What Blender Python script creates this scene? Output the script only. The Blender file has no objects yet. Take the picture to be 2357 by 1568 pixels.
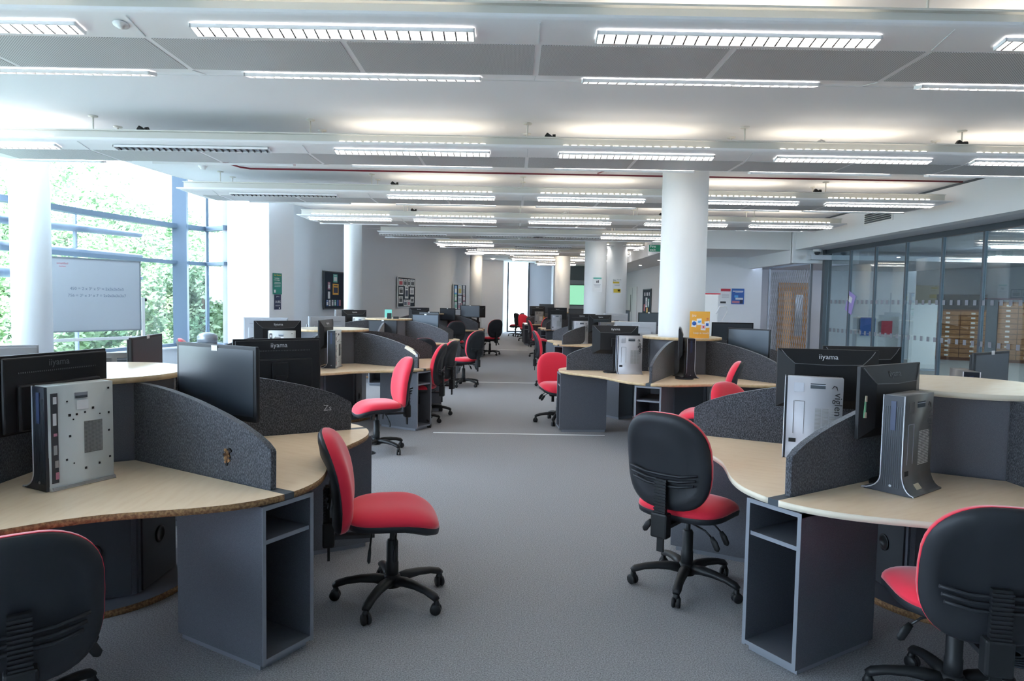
import bpy, bmesh, math, random
from mathutils import Vector, Matrix
random.seed(7)
S = bpy.context.scene
COL = S.collection
R = math.radians
PI = math.pi

# ------------------------------------------------------------------ camera, world, exposure
cam_d = bpy.data.cameras.new('camera'); cam = bpy.data.objects.new('camera', cam_d); COL.objects.link(cam)
cam_d.sensor_width = 36.0; cam_d.lens = 1590.0/2357.0*36.0; cam_d.clip_end = 300; cam_d.clip_start = .05
cam.matrix_world = Matrix.Translation((0, 0, 1.566)) @ Matrix.Rotation(R(90)-.0592, 4, 'X') @ Matrix.Rotation(.0174, 4, 'Z')
S.camera = cam
S.view_settings.view_transform = 'Standard'; S.view_settings.look = 'None'
S.view_settings.exposure = 1.9; S.view_settings.gamma = 1.0; S.view_settings.use_curve_mapping = False
S.cycles.use_denoising = True
S.cycles.max_bounces = 8; S.cycles.diffuse_bounces = 5; S.cycles.glossy_bounces = 3; S.cycles.transparent_max_bounces = 10
S.cycles.sample_clamp_indirect = 6.0; S.cycles.caustics_reflective = False; S.cycles.caustics_refractive = False
W = bpy.data.worlds.new('daylight'); S.world = W; W.use_nodes = True
wn = W.node_tree.nodes; wl = W.node_tree.links
bg = wn['Background']; bg.inputs[0].default_value = (.70, .83, 1.0, 1); bg.inputs[1].default_value = 4.2
sun_d = bpy.data.lights.new('sun', 'SUN'); sun_d.energy = 3.0; sun_d.angle = R(8); sun_d.color = (1, .97, .92)
sun = bpy.data.objects.new('sun', sun_d); COL.objects.link(sun); sun.rotation_euler = (R(48), 0, R(20))
LAMP = 4.2; UP = .8

# ------------------------------------------------------------------ materials
MATS = {}
def mat(name, col, rough=.6, metal=0., spec=.5, emis=None, es=0., noise=None, bump=None, trans=0., sheen=0.):
    m = bpy.data.materials.new(name); m.use_nodes = True
    N = m.node_tree.nodes; L = m.node_tree.links; b = N['Principled BSDF']
    b.inputs['Base Color'].default_value = (*col, 1); b.inputs['Roughness'].default_value = rough
    b.inputs['Metallic'].default_value = metal; b.inputs['Specular IOR Level'].default_value = spec
    if sheen: b.inputs['Sheen Weight'].default_value = sheen; b.inputs['Sheen Roughness'].default_value = .4
    if emis: b.inputs['Emission Color'].default_value = (*emis, 1); b.inputs['Emission Strength'].default_value = es
    tc = None
    if noise or bump:
        tc = N.new('ShaderNodeTexCoord')
    if noise:   # list of (scale, strength, stretch) with second colour
        sc, c2, lo, hi, st = noise
        mp = N.new('ShaderNodeMapping'); mp.inputs['Scale'].default_value = st; L.new(tc.outputs['Object'], mp.inputs[0])
        nt = N.new('ShaderNodeTexNoise'); nt.inputs['Scale'].default_value = sc; nt.inputs['Detail'].default_value = 3; L.new(mp.outputs[0], nt.inputs['Vector'])
        cr = N.new('ShaderNodeValToRGB'); cr.color_ramp.elements[0].position = lo; cr.color_ramp.elements[1].position = hi
        cr.color_ramp.elements[0].color = (*col, 1); cr.color_ramp.elements[1].color = (*c2, 1)
        L.new(nt.outputs['Fac'], cr.inputs[0]); L.new(cr.outputs[0], b.inputs['Base Color'])
    if bump:
        sc, stg, dist = bump
        n2 = N.new('ShaderNodeTexNoise'); n2.inputs['Scale'].default_value = sc; n2.inputs['Detail'].default_value = 2; L.new(tc.outputs['Object'], n2.inputs['Vector'])
        bp = N.new('ShaderNodeBump'); bp.inputs['Strength'].default_value = stg; bp.inputs['Distance'].default_value = dist
        L.new(n2.outputs['Fac'], bp.inputs['Height']); L.new(bp.outputs[0], b.inputs['Normal'])
    MATS[name] = m
    return m
mat('carpet', (.215, .215, .225), .95, noise=(160, (.44, .44, .455), .35, .66, (1, 1, 1)), bump=(300, .5, .004), spec=.1)
mat('ceiling', (.88, .89, .92), .8)
mat('wall', (.80, .82, .85), .75)
mat('wall_grey', (.62, .65, .71), .75)
mat('wall_board', (.76, .79, .84), .75)
mat('office_lamp', (1, 1, 1), .5, emis=(1, .97, .92), es=12)
mat('screen_painted_sheen', (.05, .075, .105), .42, spec=1.)  # lighter screen copy, window reflection painted into the base colour
mat('wall_pale', (.78, .79, .82), .75)
mat('column', (.83, .84, .85), .6, noise=(3, (.78, .79, .80), .4, .7, (1, 1, .3)))
mat('maple', (.97, .755, .535), .32, noise=(7, (.90, .67, .45), .42, .8, (1, 6, 1)))
mat('maple_top', (.84, .74, .58), .3, noise=(6, (.78, .66, .48), .42, .75, (1, 5, 1)))
mat('chipboard', (.20, .10, .045), .7, noise=(90, (.46, .28, .12), .40, .72, (1, 1, 1)))
mat('edge_band', (.68, .50, .29), .5, noise=(20, (.55, .38, .2), .4, .7, (1, 1, 1)))
mat('edge_pale', (.78, .70, .56), .5)
mat('laminate', (.095, .10, .12), .42, noise=(500, (.135, .142, .165), .45, .6, (1, 1, 1)))
mat('laminate_edge', (.22, .235, .27), .5)
mat('laminate_dark', (.035, .038, .045), .5)
mat('felt', (.030, .032, .040), .95, noise=(260, (.14, .148, .172), .42, .68, (1, 1, .4)), bump=(300, .5, .003), sheen=.4)
mat('red_fabric', (.80, .022, .055), .85, bump=(500, .15, .001), sheen=.5)
mat('black_plastic', (.013, .014, .016), .48, spec=.35, bump=(400, .1, .001))
mat('shell_plastic', (.02, .022, .027), .5, spec=.35, bump=(500, .15, .0008))
mat('dark_metal', (.03, .032, .036), .35, metal=.4)
mat('monitor_back', (.014, .014, .016), .42, spec=.35)
mat('monitor_silver', (.42, .44, .48), .4)
mat('screen', (.016, .022, .032), .3, spec=.9)
mat('logo', (.62, .62, .64), .4)
mat('logo_dim', (.13, .13, .14), .4)
mat('pc_silver', (.46, .47, .51), .45, metal=.15)
mat('pc_grey', (.16, .155, .15), .42, metal=.2)
mat('pc_trim', (.66, .68, .74), .3, metal=.4)
mat('pc_front', (.015, .018, .028), .35)
mat('pc_open', (.62, .64, .62), .45, metal=.15)
mat('mesh_hole', (.28, .29, .28), .6)
mat('vent_line', (.72, .72, .70), .5)
mat('bluestripe', (.03, .045, .10), .35)
mat('white', (.82, .83, .84), .5)
mat('offwhite', (.70, .72, .74), .5)
mat('label_green', (.25, .6, .35), .6)
mat('raft_white', (.86, .86, .88), .45)
mat('raft_cream', (.72, .70, .65), .45)
mat('steel', (.40, .42, .45), .35, metal=.7)
mat('mullion', (.13, .18, .25), .4)
mat('frame_dark', (.06, .075, .09), .4)
mat('frame_grey', (.30, .33, .37), .35, metal=.5)
mat('frame_slate', (.10, .12, .14), .4, metal=.3)
mat('lamp_on', (1, 1, 1), .5, emis=(1, .95, .88), es=LAMP)
mat('slot_on', (1, 1, 1), .5, emis=(1, .90, .75), es=3.0)
mat('uplight', (1, 1, 1), .5, emis=(1, .88, .70), es=UP)
mat('lamp_off', (.45, .5, .56), .4)
mat('louvre', (.09, .09, .095), .4)
mat('red_pipe', (.22, .01, .03), .4)
mat('board', (.50, .53, .58), .25)
mat('ink', (.22, .26, .34), .6)
mat('red_ink', (.6, .2, .25), .6)
mat('felt_navy', (.018, .03, .05), .9)
mat('poster_green', (.02, .22, .18), .5)
mat('poster_navy', (.02, .03, .08), .5)
mat('poster_blue', (.03, .12, .42), .5)
mat('poster_red', (.55, .03, .06), .5)
mat('poster_orange', (.85, .42, .06), .5)
mat('poster_yellow', (.75, .55, .05), .5)
mat('poster_purple', (.35, .28, .6), .5)
mat('teal', (.15, .5, .42), .5)
mat('paper_grey', (.45, .45, .5), .6)
mat('pink', (.5, .2, .28), .6)
mat('sky_blue', (.1, .4, .75), .5)
mat('exit_green', (.0, .22, .12), .5)
mat('cream', (.75, .66, .5), .6)
mat('door_wood', (.55, .30, .12), .5, noise=(8, (.42, .21, .08), .4, .7, (6, 6, .6)))
mat('door_light', (.9, .55, .25), .5, noise=(8, (.8, .45, .2), .4, .7, (6, 6, .6)))
mat('drawer_wood', (.42, .21, .09), .5, noise=(9, (.30, .14, .055), .4, .7, (1, 1, 5)))
mat('drawer_dark', (.16, .06, .03), .5)
mat('brass', (.7, .55, .25), .3, metal=.8)
mat('green_display', (.1, .1, .1), .5, emis=(.35, .85, .55), es=.26)
mat('trunk', (.12, .09, .06), .9)
mat('grass', (.25, .30, .22), .9, noise=(3, (.35, .42, .30), .4, .7, (1, 1, 1)))
mat('louvre_blade', (.20, .25, .34), .4)
def leafmat(n, c1, c2):
    m = mat(n, c1, .6, noise=(1.3, c2, .35, .65, (1, 1, 1))); return m
leafmat('leaf_a', (.12, .24, .10), (.40, .52, .30)); leafmat('leaf_b', (.16, .28, .15), (.48, .56, .38))
def glassmat(name, tint, refl):
    m = bpy.data.materials.new(name); m.use_nodes = True; N = m.node_tree.nodes; L = m.node_tree.links
    N.clear(); o = N.new('ShaderNodeOutputMaterial'); t = N.new('ShaderNodeBsdfTransparent'); t.inputs[0].default_value = (*tint, 1)
    g = N.new('ShaderNodeBsdfGlossy'); g.inputs['Roughness'].default_value = .01; lw = N.new('ShaderNodeLayerWeight'); lw.inputs[0].default_value = .5
    pw = N.new('ShaderNodeMath'); pw.operation = 'POWER'; pw.inputs[1].default_value = 4.0; L.new(lw.outputs['Facing'], pw.inputs[0])
    fr = N.new('ShaderNodeMath'); fr.operation = 'MULTIPLY_ADD'; fr.inputs[1].default_value = .8; fr.inputs[2].default_value = refl; L.new(pw.outputs[0], fr.inputs[0])
    mx = N.new('ShaderNodeMixShader'); L.new(fr.outputs[0], mx.inputs[0]); L.new(t.outputs[0], mx.inputs[1]); L.new(g.outputs[0], mx.inputs[2]); L.new(mx.outputs[0], o.inputs[0])
    MATS[name] = m
glassmat('glass', (.95, .98, .99), .03); glassmat('glass_in', (.72, .82, .84), .10)
def perfmat():
    m = mat('perforated', (.60, .60, .61), .5); N = m.node_tree.nodes; L = m.node_tree.links; b = N['Principled BSDF']
    tc = N.new('ShaderNodeTexCoord'); mp = N.new('ShaderNodeMapping'); mp.inputs['Rotation'].default_value = (0, 0, R(45)); mp.inputs['Scale'].default_value = (95, 95, 0)
    L.new(tc.outputs['Object'], mp.inputs[0])
    fr = N.new('ShaderNodeVectorMath'); fr.operation = 'FRACTION'; L.new(mp.outputs[0], fr.inputs[0])
    sb = N.new('ShaderNodeVectorMath'); sb.operation = 'SUBTRACT'; sb.inputs[1].default_value = (.5, .5, 0); L.new(fr.outputs[0], sb.inputs[0])
    ln = N.new('ShaderNodeVectorMath'); ln.operation = 'LENGTH'; L.new(sb.outputs[0], ln.inputs[0])
    lt = N.new('ShaderNodeMath'); lt.operation = 'LESS_THAN'; lt.inputs[1].default_value = .33; L.new(ln.outputs['Value'], lt.inputs[0])
    mx = N.new('ShaderNodeMix'); mx.data_type = 'RGBA'; mx.inputs[6].default_value = (.66, .66, .67, 1); mx.inputs[7].default_value = (.20, .205, .215, 1)
    L.new(lt.outputs[0], mx.inputs[0]); L.new(mx.outputs[2], b.inputs['Base Color'])
perfmat()

# ------------------------------------------------------------------ mesh helpers
class MB:
    def __init__(s): s.bm = bmesh.new(); s.ms = []
    def mi(s, m):
        if m not in s.ms: s.ms.append(m)
        return s.ms.index(m)
    def face(s, vs, m, smooth=False):
        try: f = s.bm.faces.new(vs)
        except ValueError: return None
        f.material_index = s.mi(m); f.smooth = smooth; return f
    def box(s, c, d, m, rot=None, bev=0.):
        h = [x/2 for x in d]; M = (rot or Matrix.Identity(3))
        v = [s.bm.verts.new(Vector(c) + M @ Vector((sx*h[0], sy*h[1], sz*h[2]))) for sx in (-1, 1) for sy in (-1, 1) for sz in (-1, 1)]
        fs = [s.face([v[i] for i in q], m) for q in ((0, 1, 3, 2), (4, 6, 7, 5), (0, 4, 5, 1), (2, 3, 7, 6), (0, 2, 6, 4), (1, 5, 7, 3))]
        if bev:
            es = list({e for f in fs for e in f.edges})
            bmesh.ops.bevel(s.bm, geom=es, offset=bev, segments=2, affect='EDGES', profile=.5)
        return s
    def quad(s, pts, m): s.face([s.bm.verts.new(p) for p in pts], m); return s
    def prism(s, pts, axis, a, b, m, side=None, smooth=False, bev=0.):
        """pts: 2-D outline; axis 'x','y','z' is the extrusion axis."""
        def P(p, t):
            return {'x': (t, p[0], p[1]), 'y': (p[0], t, p[1]), 'z': (p[0], p[1], t)}[axis]
        A = [s.bm.verts.new(P(p, a)) for p in pts]; B = [s.bm.verts.new(P(p, b)) for p in pts]
        f1 = s.face(A[::-1], m); f2 = s.face(B, m); n = len(pts)
        for i in range(n): s.face([A[i], A[(i+1) % n], B[(i+1) % n], B[i]], side or m, smooth)
        if bev:
            es = list(f1.edges)+list(f2.edges)
            bmesh.ops.bevel(s.bm, geom=es, offset=bev, segments=2, affect='EDGES', profile=.5)
        return s
    def sweep(s, path, rad, m, n=12, cap=True, up=(0, 0, 1)):
        """path points, rad list of (rx along side, ry along up) or floats."""
        P = [Vector(p) for p in path]; rings = []
        for i, p in enumerate(P):
            t = (P[min(i+1, len(P)-1)]-P[max(i-1, 0)]).normalized()
            u = Vector(up); sd = t.cross(u)
            if sd.length < 1e-3: sd = t.cross(Vector((1, 0, 0)))
            sd.normalize(); u2 = sd.cross(t).normalized()
            r = rad[i] if isinstance(rad, (list, tuple)) else rad
            rx, ry = r if isinstance(r, (list, tuple)) else (r, r)
            rings.append([s.bm.verts.new(p + sd*rx*math.cos(2*PI*k/n) + u2*ry*math.sin(2*PI*k/n)) for k in range(n)])
        for a, b in zip(rings, rings[1:]):
            for k in range(n): s.face([a[k], a[(k+1) % n], b[(k+1) % n], b[k]], m, True)
        if cap: s.face(rings[0][::-1], m); s.face(rings[-1], m)
        return s
    def lathe(s, prof, m, c=(0, 0, 0), n=24, axis='z'):
        rings = []
        for r, z in prof:
            rg = []
            for k in range(n):
                a = 2*PI*k/n; q = (r*math.cos(a), r*math.sin(a), z)
                if axis == 'x': q = (z, q[0], q[1])
                if axis == 'y': q = (q[0], z, q[1])
                rg.append(s.bm.verts.new(Vector(c)+Vector(q)))
            rings.append(rg)
        for a, b in zip(rings, rings[1:]):
            for k in range(n): s.face([a[k], a[(k+1) % n], b[(k+1) % n], b[k]], m, True)
        if prof[0][0] > 1e-4: s.face(rings[0][::-1], m)
        if prof[-1][0] > 1e-4: s.face(rings[-1], m)
        return s
    def mesh(s, name):
        bmesh.ops.remove_doubles(s.bm, verts=s.bm.verts, dist=1e-6)
        bmesh.ops.recalc_face_normals(s.bm, faces=s.bm.faces)
        me = bpy.data.meshes.new(name); s.bm.to_mesh(me); s.bm.free()
        for k in s.ms: me.materials.append(MATS[k])
        return me
    def build(s, name, parent=None, loc=(0, 0, 0), rz=0., **kw):
        o = bpy.data.objects.new(name, s.mesh(name)); COL.objects.link(o); o.parent = parent; o.location = loc; o.rotation_euler = (0, 0, rz)
        return tag(o, **kw)
def tag(o, label=None, category=None, group=None, kind=None):
    for k, v in (('label', label), ('category', category), ('group', group), ('kind', kind)):
        if v: o[k] = v
    return o
def empty(name, loc, rz=0., **kw):
    o = bpy.data.objects.new(name, None); COL.objects.link(o); o.location = loc; o.rotation_euler = (0, 0, rz); o.empty_display_size = .1
    return tag(o, **kw)
def inst(name, me, parent, loc=(0, 0, 0), rot=(0, 0, 0), **kw):
    o = bpy.data.objects.new(name, me); COL.objects.link(o); o.parent = parent; o.location = loc; o.rotation_euler = rot
    return tag(o, **kw)
KIDS = {}
def copy_tree(o, parent=None):
    c = o.copy(); COL.objects.link(c); c.parent = parent
    for ch in list(o.children): copy_tree(ch, c)
    return c
_tc = {}
def text_mesh(body, size, m, depth=.0006, align='CENTER'):
    key = (body, size, m, align)
    if key in _tc: return _tc[key]
    cu = bpy.data.curves.new('t', 'FONT'); cu.body = body; cu.size = size; cu.extrude = depth; cu.align_x = align; cu.resolution_u = 2
    o = bpy.data.objects.new('t', cu); COL.objects.link(o); dg = bpy.context.evaluated_depsgraph_get(); dg.update()
    me = bpy.data.meshes.new_from_object(o.evaluated_get(dg)); bpy.data.objects.remove(o); bpy.data.curves.remove(cu)
    me.materials.clear(); me.materials.append(MATS[m]); _tc[key] = me; return me
def rim(n, fx, fz):  # closed outline of a superellipse
    return [(fx(2*PI*k/n), fz(2*PI*k/n)) for k in range(n)]
def sp(v, p): return math.copysign(abs(v)**p, v)

# ------------------------------------------------------------------ the room shell
SLAB = [(-6.9, -6), (-6.4, 0), (-5.75, 5), (-5.3, 9.7), (-5.2, 10.6), (-4.95, 11.6), (-4.62, 12.7), (-4.3, 13.75), (-3.9, 15.1), (-3.2, 17.2), (-2.0, 20.7), (-1.35, 24), (-1.2, 28), (-1.45, 31.95)]
CZ = 3.35
b = MB(); b.prism([(-8, -6), (7.2, -6), (7.2, 15.7), (16, 15.7), (16, 9), (7.2, 9), (16.5, 9), (16.5, 34), (-8, 34)][:1]+[(16.5, -6), (16.5, 34), (-8, 34)], 'z', -.1, 0, 'carpet'); b.build('floor', kind='structure')
b = MB()
pts = SLAB + [(-.46, 32), (-.2, 33.5), (7.4, 33.5), (7.4, -6)]
b.prism(pts, 'z', CZ, CZ+.3, 'ceiling'); b.build('ceiling', kind='structure')
# fine joints in the ceiling boards
b = MB()
for y0 in (5.75, 8.85, 11.9, 14.9, 18): b.box((.5, y0, CZ-.0015), (9.0, .006, .003), 'offwhite')
b.build('trim_5', kind='structure')
# right: bulkhead above the glass, soffit, glass partition
b = MB(); b.box((6.46, 4.9, 3.075), (.22, 21.8, .55), 'wall'); b.build('wall_right', kind='structure')
b = MB(); b.box((6.86, 4.9, 2.85), (.58, 21.8, .1), 'wall_grey'); b.box((7.3, 4.9, 3.1), (.3, 21.8, .5), 'wall_grey'); b.build('trim_1', kind='structure')
b = MB(); b.box((6.342, 5, 3.325), (.015, 21.6, .03), 'frame_dark'); b.build('trim_2', kind='structure')
GY = [15.55, 14.5, 13.5, 12.45, 11.4, 10.4, 9.4, 8.4, 7.4, 6.4, 5.4]
b = MB(); b.box((7.05, 10.3, 2.755), (.09, 10.7, .09), 'frame_dark'); b.box((7.05, 10.3, .03), (.09, 10.7, .06), 'frame_dark'); b.box((7.05, 15.6, 1.4), (.16, .12, 2.8), 'frame_dark')
for y in GY[1:]: b.box((7.05, y, 1.4), (.05, .045, 2.66), 'frame_slate')
w1 = b.build('window_1', kind='structure')
for y0, y1 in zip(GY, GY[1:]):
    b = MB(); b.box((7.05, (y0+y1)/2, 1.385), (.012, abs(y0-y1)-.045, 2.64), 'glass_in'); b.build('glass_pane', w1)
for z in (1.02, 1.64):
    b = MB()
    for k in range(52): b.box((7.035, 5.6+k*.19, z), (.002, .07, .08), 'laminate_edge')
    b.build('glass_dots', w1)
# far-right lobby: bulkheads, grille opening, walls
b = MB(); b.box((6.75, 15.72, 3.0), (.9, .12, 1.0), 'wall'); b.box((6.36, 17.25, 2.95), (.12, 3.0, .9), 'wall')
b.prism([(3.65, 15.8), (6.35, 15.8), (6.35, 33.4), (3.65, 33.4)], 'z', 2.8, CZ, 'wall'); b.build('wall_back_right', kind='structure')
b = MB(); b.box((5.8, 18.7, 1.4), (1.75, .2, 2.8), 'wall'); b.box((5.0, 26.1, 1.4), (.2, 14.8, 2.8), 'wall'); b.build('wall_lobby', kind='structure')
b = MB(); b.box((9.2, 20.4, 1.5), (5.2, .2, 3.0), 'wall_grey'); b.box((6.6, 19.55, 1.5), (.2, 1.6, 3.0), 'wall_grey'); b.box((9.0, 17.9, 2.62), (4.8, 5, .1), 'wall_grey'); b.build('wall_lobby_rear', kind='structure')
b = MB(); b.box((11.9, 24.1, 1.5), (9.2, .2, 3.0), 'wall_pale'); b.box((16.4, 15, 1.5), (.2, 18.2, 3.0), 'wall_pale'); b.box((12, 12, 2.95), (9.5, 24.4, .1), 'wall_grey'); b.build('wall_office', kind='structure')
b = MB(); b.box((11.8, -.2, 1.5), (9.2, .2, 3.0), 'wall_pale'); b.build('wall_office_front', kind='structure')
# far wall with tall window
b = MB(); b.box((2.9, 33.6, 1.7), (4.3, .2, 3.4), 'wall_grey'); b.box((1.9, 32.6, 1.7), (.12, 1.9, 3.4), 'wall'); b.build('wall_far', kind='structure')
b = MB(); b.box((-.24, 33.5, 1.7), (.08, .1, 3.4), 'frame_dark'); b.box((.76, 33.5, 1.7), (.08, .1, 3.4), 'frame_dark'); b.box((.26, 33.5, .03), (1.0, .1, .06), 'frame_dark')
w2 = b.build('window_2', kind='structure'); b = MB(); b.box((.26, 33.5, 1.75), (.92, .012, 3.3), 'glass'); b.build('glass_pane', w2)
b = MB(); b.box((-.95, 32.1, 2.3), (1.0, .2, 4.6), 'wall_pale'); b.prism([(-.46, 32), (-.3, 33.6), (-.4, 33.6), (-.6, 32.1)], 'z', 0, 4.6, 'wall'); b.build('wall_far_left', kind='structure')
# left curved board wall
LW = [(-5.36, 16.9), (-5.15, 17.9), (-4.86, 19.2), (-4.5, 20.7), (-4.05, 22.4), (-3.6, 24.2), (-3.05, 26.2), (-2.5, 28), (-1.95, 30), (-1.45, 32)]
def strip_wall(pts, z0, z1, th, m, name, **kw):
    b = MB()
    n = []
    for i, p in enumerate(pts):
        a = Vector(pts[max(i-1, 0)]); c = Vector(pts[min(i+1, len(pts)-1)]); t = (c-a).normalized(); n.append(Vector((-t.y, t.x)))
    out = [(p[0]+q.x*th, p[1]+q.y*th) for p, q in zip(pts, n)]
    b.prism(list(pts)+out[::-1], 'z', z0, z1, m); return b.build(name, **kw)
strip_wall(LW, 0, 4.8, .2, 'wall_board', 'wall_left', kind='structure')
strip_wall([(x+.03, y) for x, y in SLAB], 3.36, 4.95, -.15, 'ceiling', 'ceiling_light_block', kind='structure')  # unseen strip added to keep sky light from spilling over the slab
b = MB(); b.prism([(-5.85, 14.2), (-4.78, 13.58), (-4.55, 14.39), (-4.68, 14.43), (-4.86, 13.76), (-5.80, 14.31)], 'z', 0, 4.8, 'wall_pale'); b.prism([(-5.80, 14.31), (-5.95, 14.2), (-5.9, 15.4), (-5.75, 15.4)], 'z', 0, 4.8, 'wall_pale'); b.build('wall_left_pier', kind='structure')
b = MB(); b.prism([(-8.2, 14.6), (-4.3, 13.7), (-3.8, 15.1), (-1.9, 20.7), (-1.1, 26), (-1.1, 33), (-8.2, 33)], 'z', 4.8, 4.95, 'ceiling'); b.build('ceiling_left', kind='structure')
# left glazing: run + bay
GL = [(-6.9, -6.0), (-7.1, -2.5), (-7.25, 1.0), (-7.45, 5.6), (-7.6, 10.2), (-7.4, 11.8), (-6.82, 14.2)]
BAY = [(-6.74, 14.15), (-6.48, 14.68), (-5.86, 14.22)]
def glaze(pts, name, sill=.5):
    b = MB(); 
    for p, q in zip(pts, pts[1:]):
        P = Vector(p); Q = Vector(q); mid = (P+Q)/2; L_ = (Q-P).length; a = math.atan2(Q.y-P.y, Q.x-P.x); M = Matrix.Rotation(a, 3, 'Z')
        for z, h, d in ((sill+.03, .06, .12), (2.2, .07, .16), (2.93, .09, .18), (4.55, .08, .12)): b.box((mid.x, mid.y, z), (L_, d, h), 'mullion', M)
        b.box((mid.x, mid.y, sill/2-.02), (L_+.02, .18, sill-.04), 'offwhite', M)
        b.box((mid.x, mid.y, sill-.015), (L_, .36, .03), 'white', M)
        if name == 'window_4' or P.y < 10: b.box((P.x, P.y, 2.5), (.06, .06, 4.1), 'mullion', M)
    o = b.build(name, kind='structure')
    for p, q in zip(pts, pts[1:]):
        P = Vector(p); Q = Vector(q); mid = (P+Q)/2; L_ = (Q-P).length; a = math.atan2(Q.y-P.y, Q.x-P.x); M = Matrix.Rotation(a, 3, 'Z')
        b = MB(); b.box((mid.x, mid.y, 2.5), (L_-.06, .01, 4.0), 'glass', M); b.build('glass_pane', o)
    return o
glaze(GL, 'window_3'); glaze(BAY, 'window_4')
b = MB(); b.box((-6.75, 14.08, 2.3), (.27, .14, 4.6), 'mullion', Matrix.Rotation(R(10), 3, 'Z')); b.build('column', kind='structure')
# void roof beyond slab edge: solid over the glazing, open rooflight further along
b = MB(); b.prism([(-8.2, -6), (-6.6, -6), (-6.3, 0), (-5.65, 5), (-5.2, 9.7), (-4.8, 11.6), (-4.2, 13.75), (-5.8, 14.6), (-7, 15)], 'z', 4.62, 4.75, 'ceiling'); b.build('ceiling_void', kind='structure')
# room behind the camera
b = MB(); b.box((0, -6.1, 2.2), (15.2, .2, 4.6), 'wall'); b.box((7.05, -.5, 1.4), (.2, 11.5, 2.8), 'wall'); b.build('wall_behind', kind='structure')
# round columns
for x, y, r in ((2.05, 8.39, .272), (-6.95, 10.0, .25), (-3.93, 17.0, .215), (2.05, 17.3, .272), (2.82, 18.9, .272), (1.75, 24.55, .27), (-1.5, 28.0, .25)):
    b = MB(); b.lathe([(r, 0), (r, CZ if x > -3 else 4.62)], 'column', n=40); b.build('column', loc=(x, y, 0), kind='structure')
# floor joints across the aisle
b = MB()
for y, x0, x1 in ((7.98, -.9, 1.1), (12.95, -1.1, .5), (21.4, -.45, .5)): b.box(((x0+x1)/2, y, .002), (x1-x0, .035 if y < 10 else .05, .004), 'white')
b.build('trim_3', kind='structure')

# ------------------------------------------------------------------ suspended light rafts
RCY = [4.24, 7.33, 10.38, 13.35, 16.25, 19.15, 22.1, 25.25, 28.35]
def luminaire_meshes():
    L_ = 1.52; b = MB()   # housing frame, in slope coordinates: x along, y across, z up (opening faces -z)
    for y in (-.046, .046): b.box((0, y, -.009), (L_+.02, .006, .022), 'raft_white')
    for x in (-L_/2-.005, L_/2+.005): b.box((x, 0, -.009), (.008, .098, .022), 'raft_white')
    fr = b.mesh('luminaire_frame')
    b = MB()
    for k in range(24): b.box((-L_/2+(k+.5)*L_/24, 0, -.010), (.009, .086, .018), 'louvre')
    lv = b.mesh('luminaire_louvre')
    out = {}
    for k in ('lamp_on', 'lamp_off'):
        b = MB(); b.quad([(-L_/2, -.043, -.003), (L_/2, -.043, -.003), (L_/2, .043, -.003), (-L_/2, .043, -.003)], k); out[k] = b.mesh('lamp_'+k[-3:].strip('_'))
    return fr, lv, out
FR, LV, LP = luminaire_meshes()
b = MB()
for k in range(18): b.box((-.74+(k+.5)*1.48/18, 0, 0), (.05, .003, .013), 'slot_on')
SLOTS = b.mesh('uplight_slots')  # row of lit slots in the raft's side rail
b = MB(); b.box((0, 0, 0), (1.4, .22, .004), 'uplight'); UPM = b.mesh('uplight_lamp')
b = MB(); b.lathe([(.008, .0), (.008, .20)], 'raft_cream', n=10); b.lathe([(.008, .19), (.045, .195), (.045, .205)], 'raft_cream', n=20); b.box((0, 0, .0), (.05, .03, .03), 'steel'); ROD = b.mesh('hanger_rod')
b = MB(); b.box((0, 0, .03), (.07, .05, .05), 'black_plastic', Matrix.Rotation(R(35), 3, 'Y'), .008); b.box((-.035, 0, .0), (.03, .04, .02), 'black_plastic'); b.lathe([(.025, 0), (.028, .03)], 'black_plastic', (.04, 0, .03), 12, 'x'); SPOT = b.mesh('spot_head')
b = MB(); b.sweep([(-.09, 0, 0), (-.02, 0, .05), (.05, 0, .09), (.08, 0, .08), (.085, 0, .0)], .012, 'steel', 8, up=(0, 1, 0)); BENT = b.mesh('bent_conduit')
b = MB(); b.lathe([(.042, 0), (.04, -.006), (.02, -.012), (.018, -.02), (.001, -.024)], 'white', n=24); SENS = b.mesh('motion_sensor')
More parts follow.
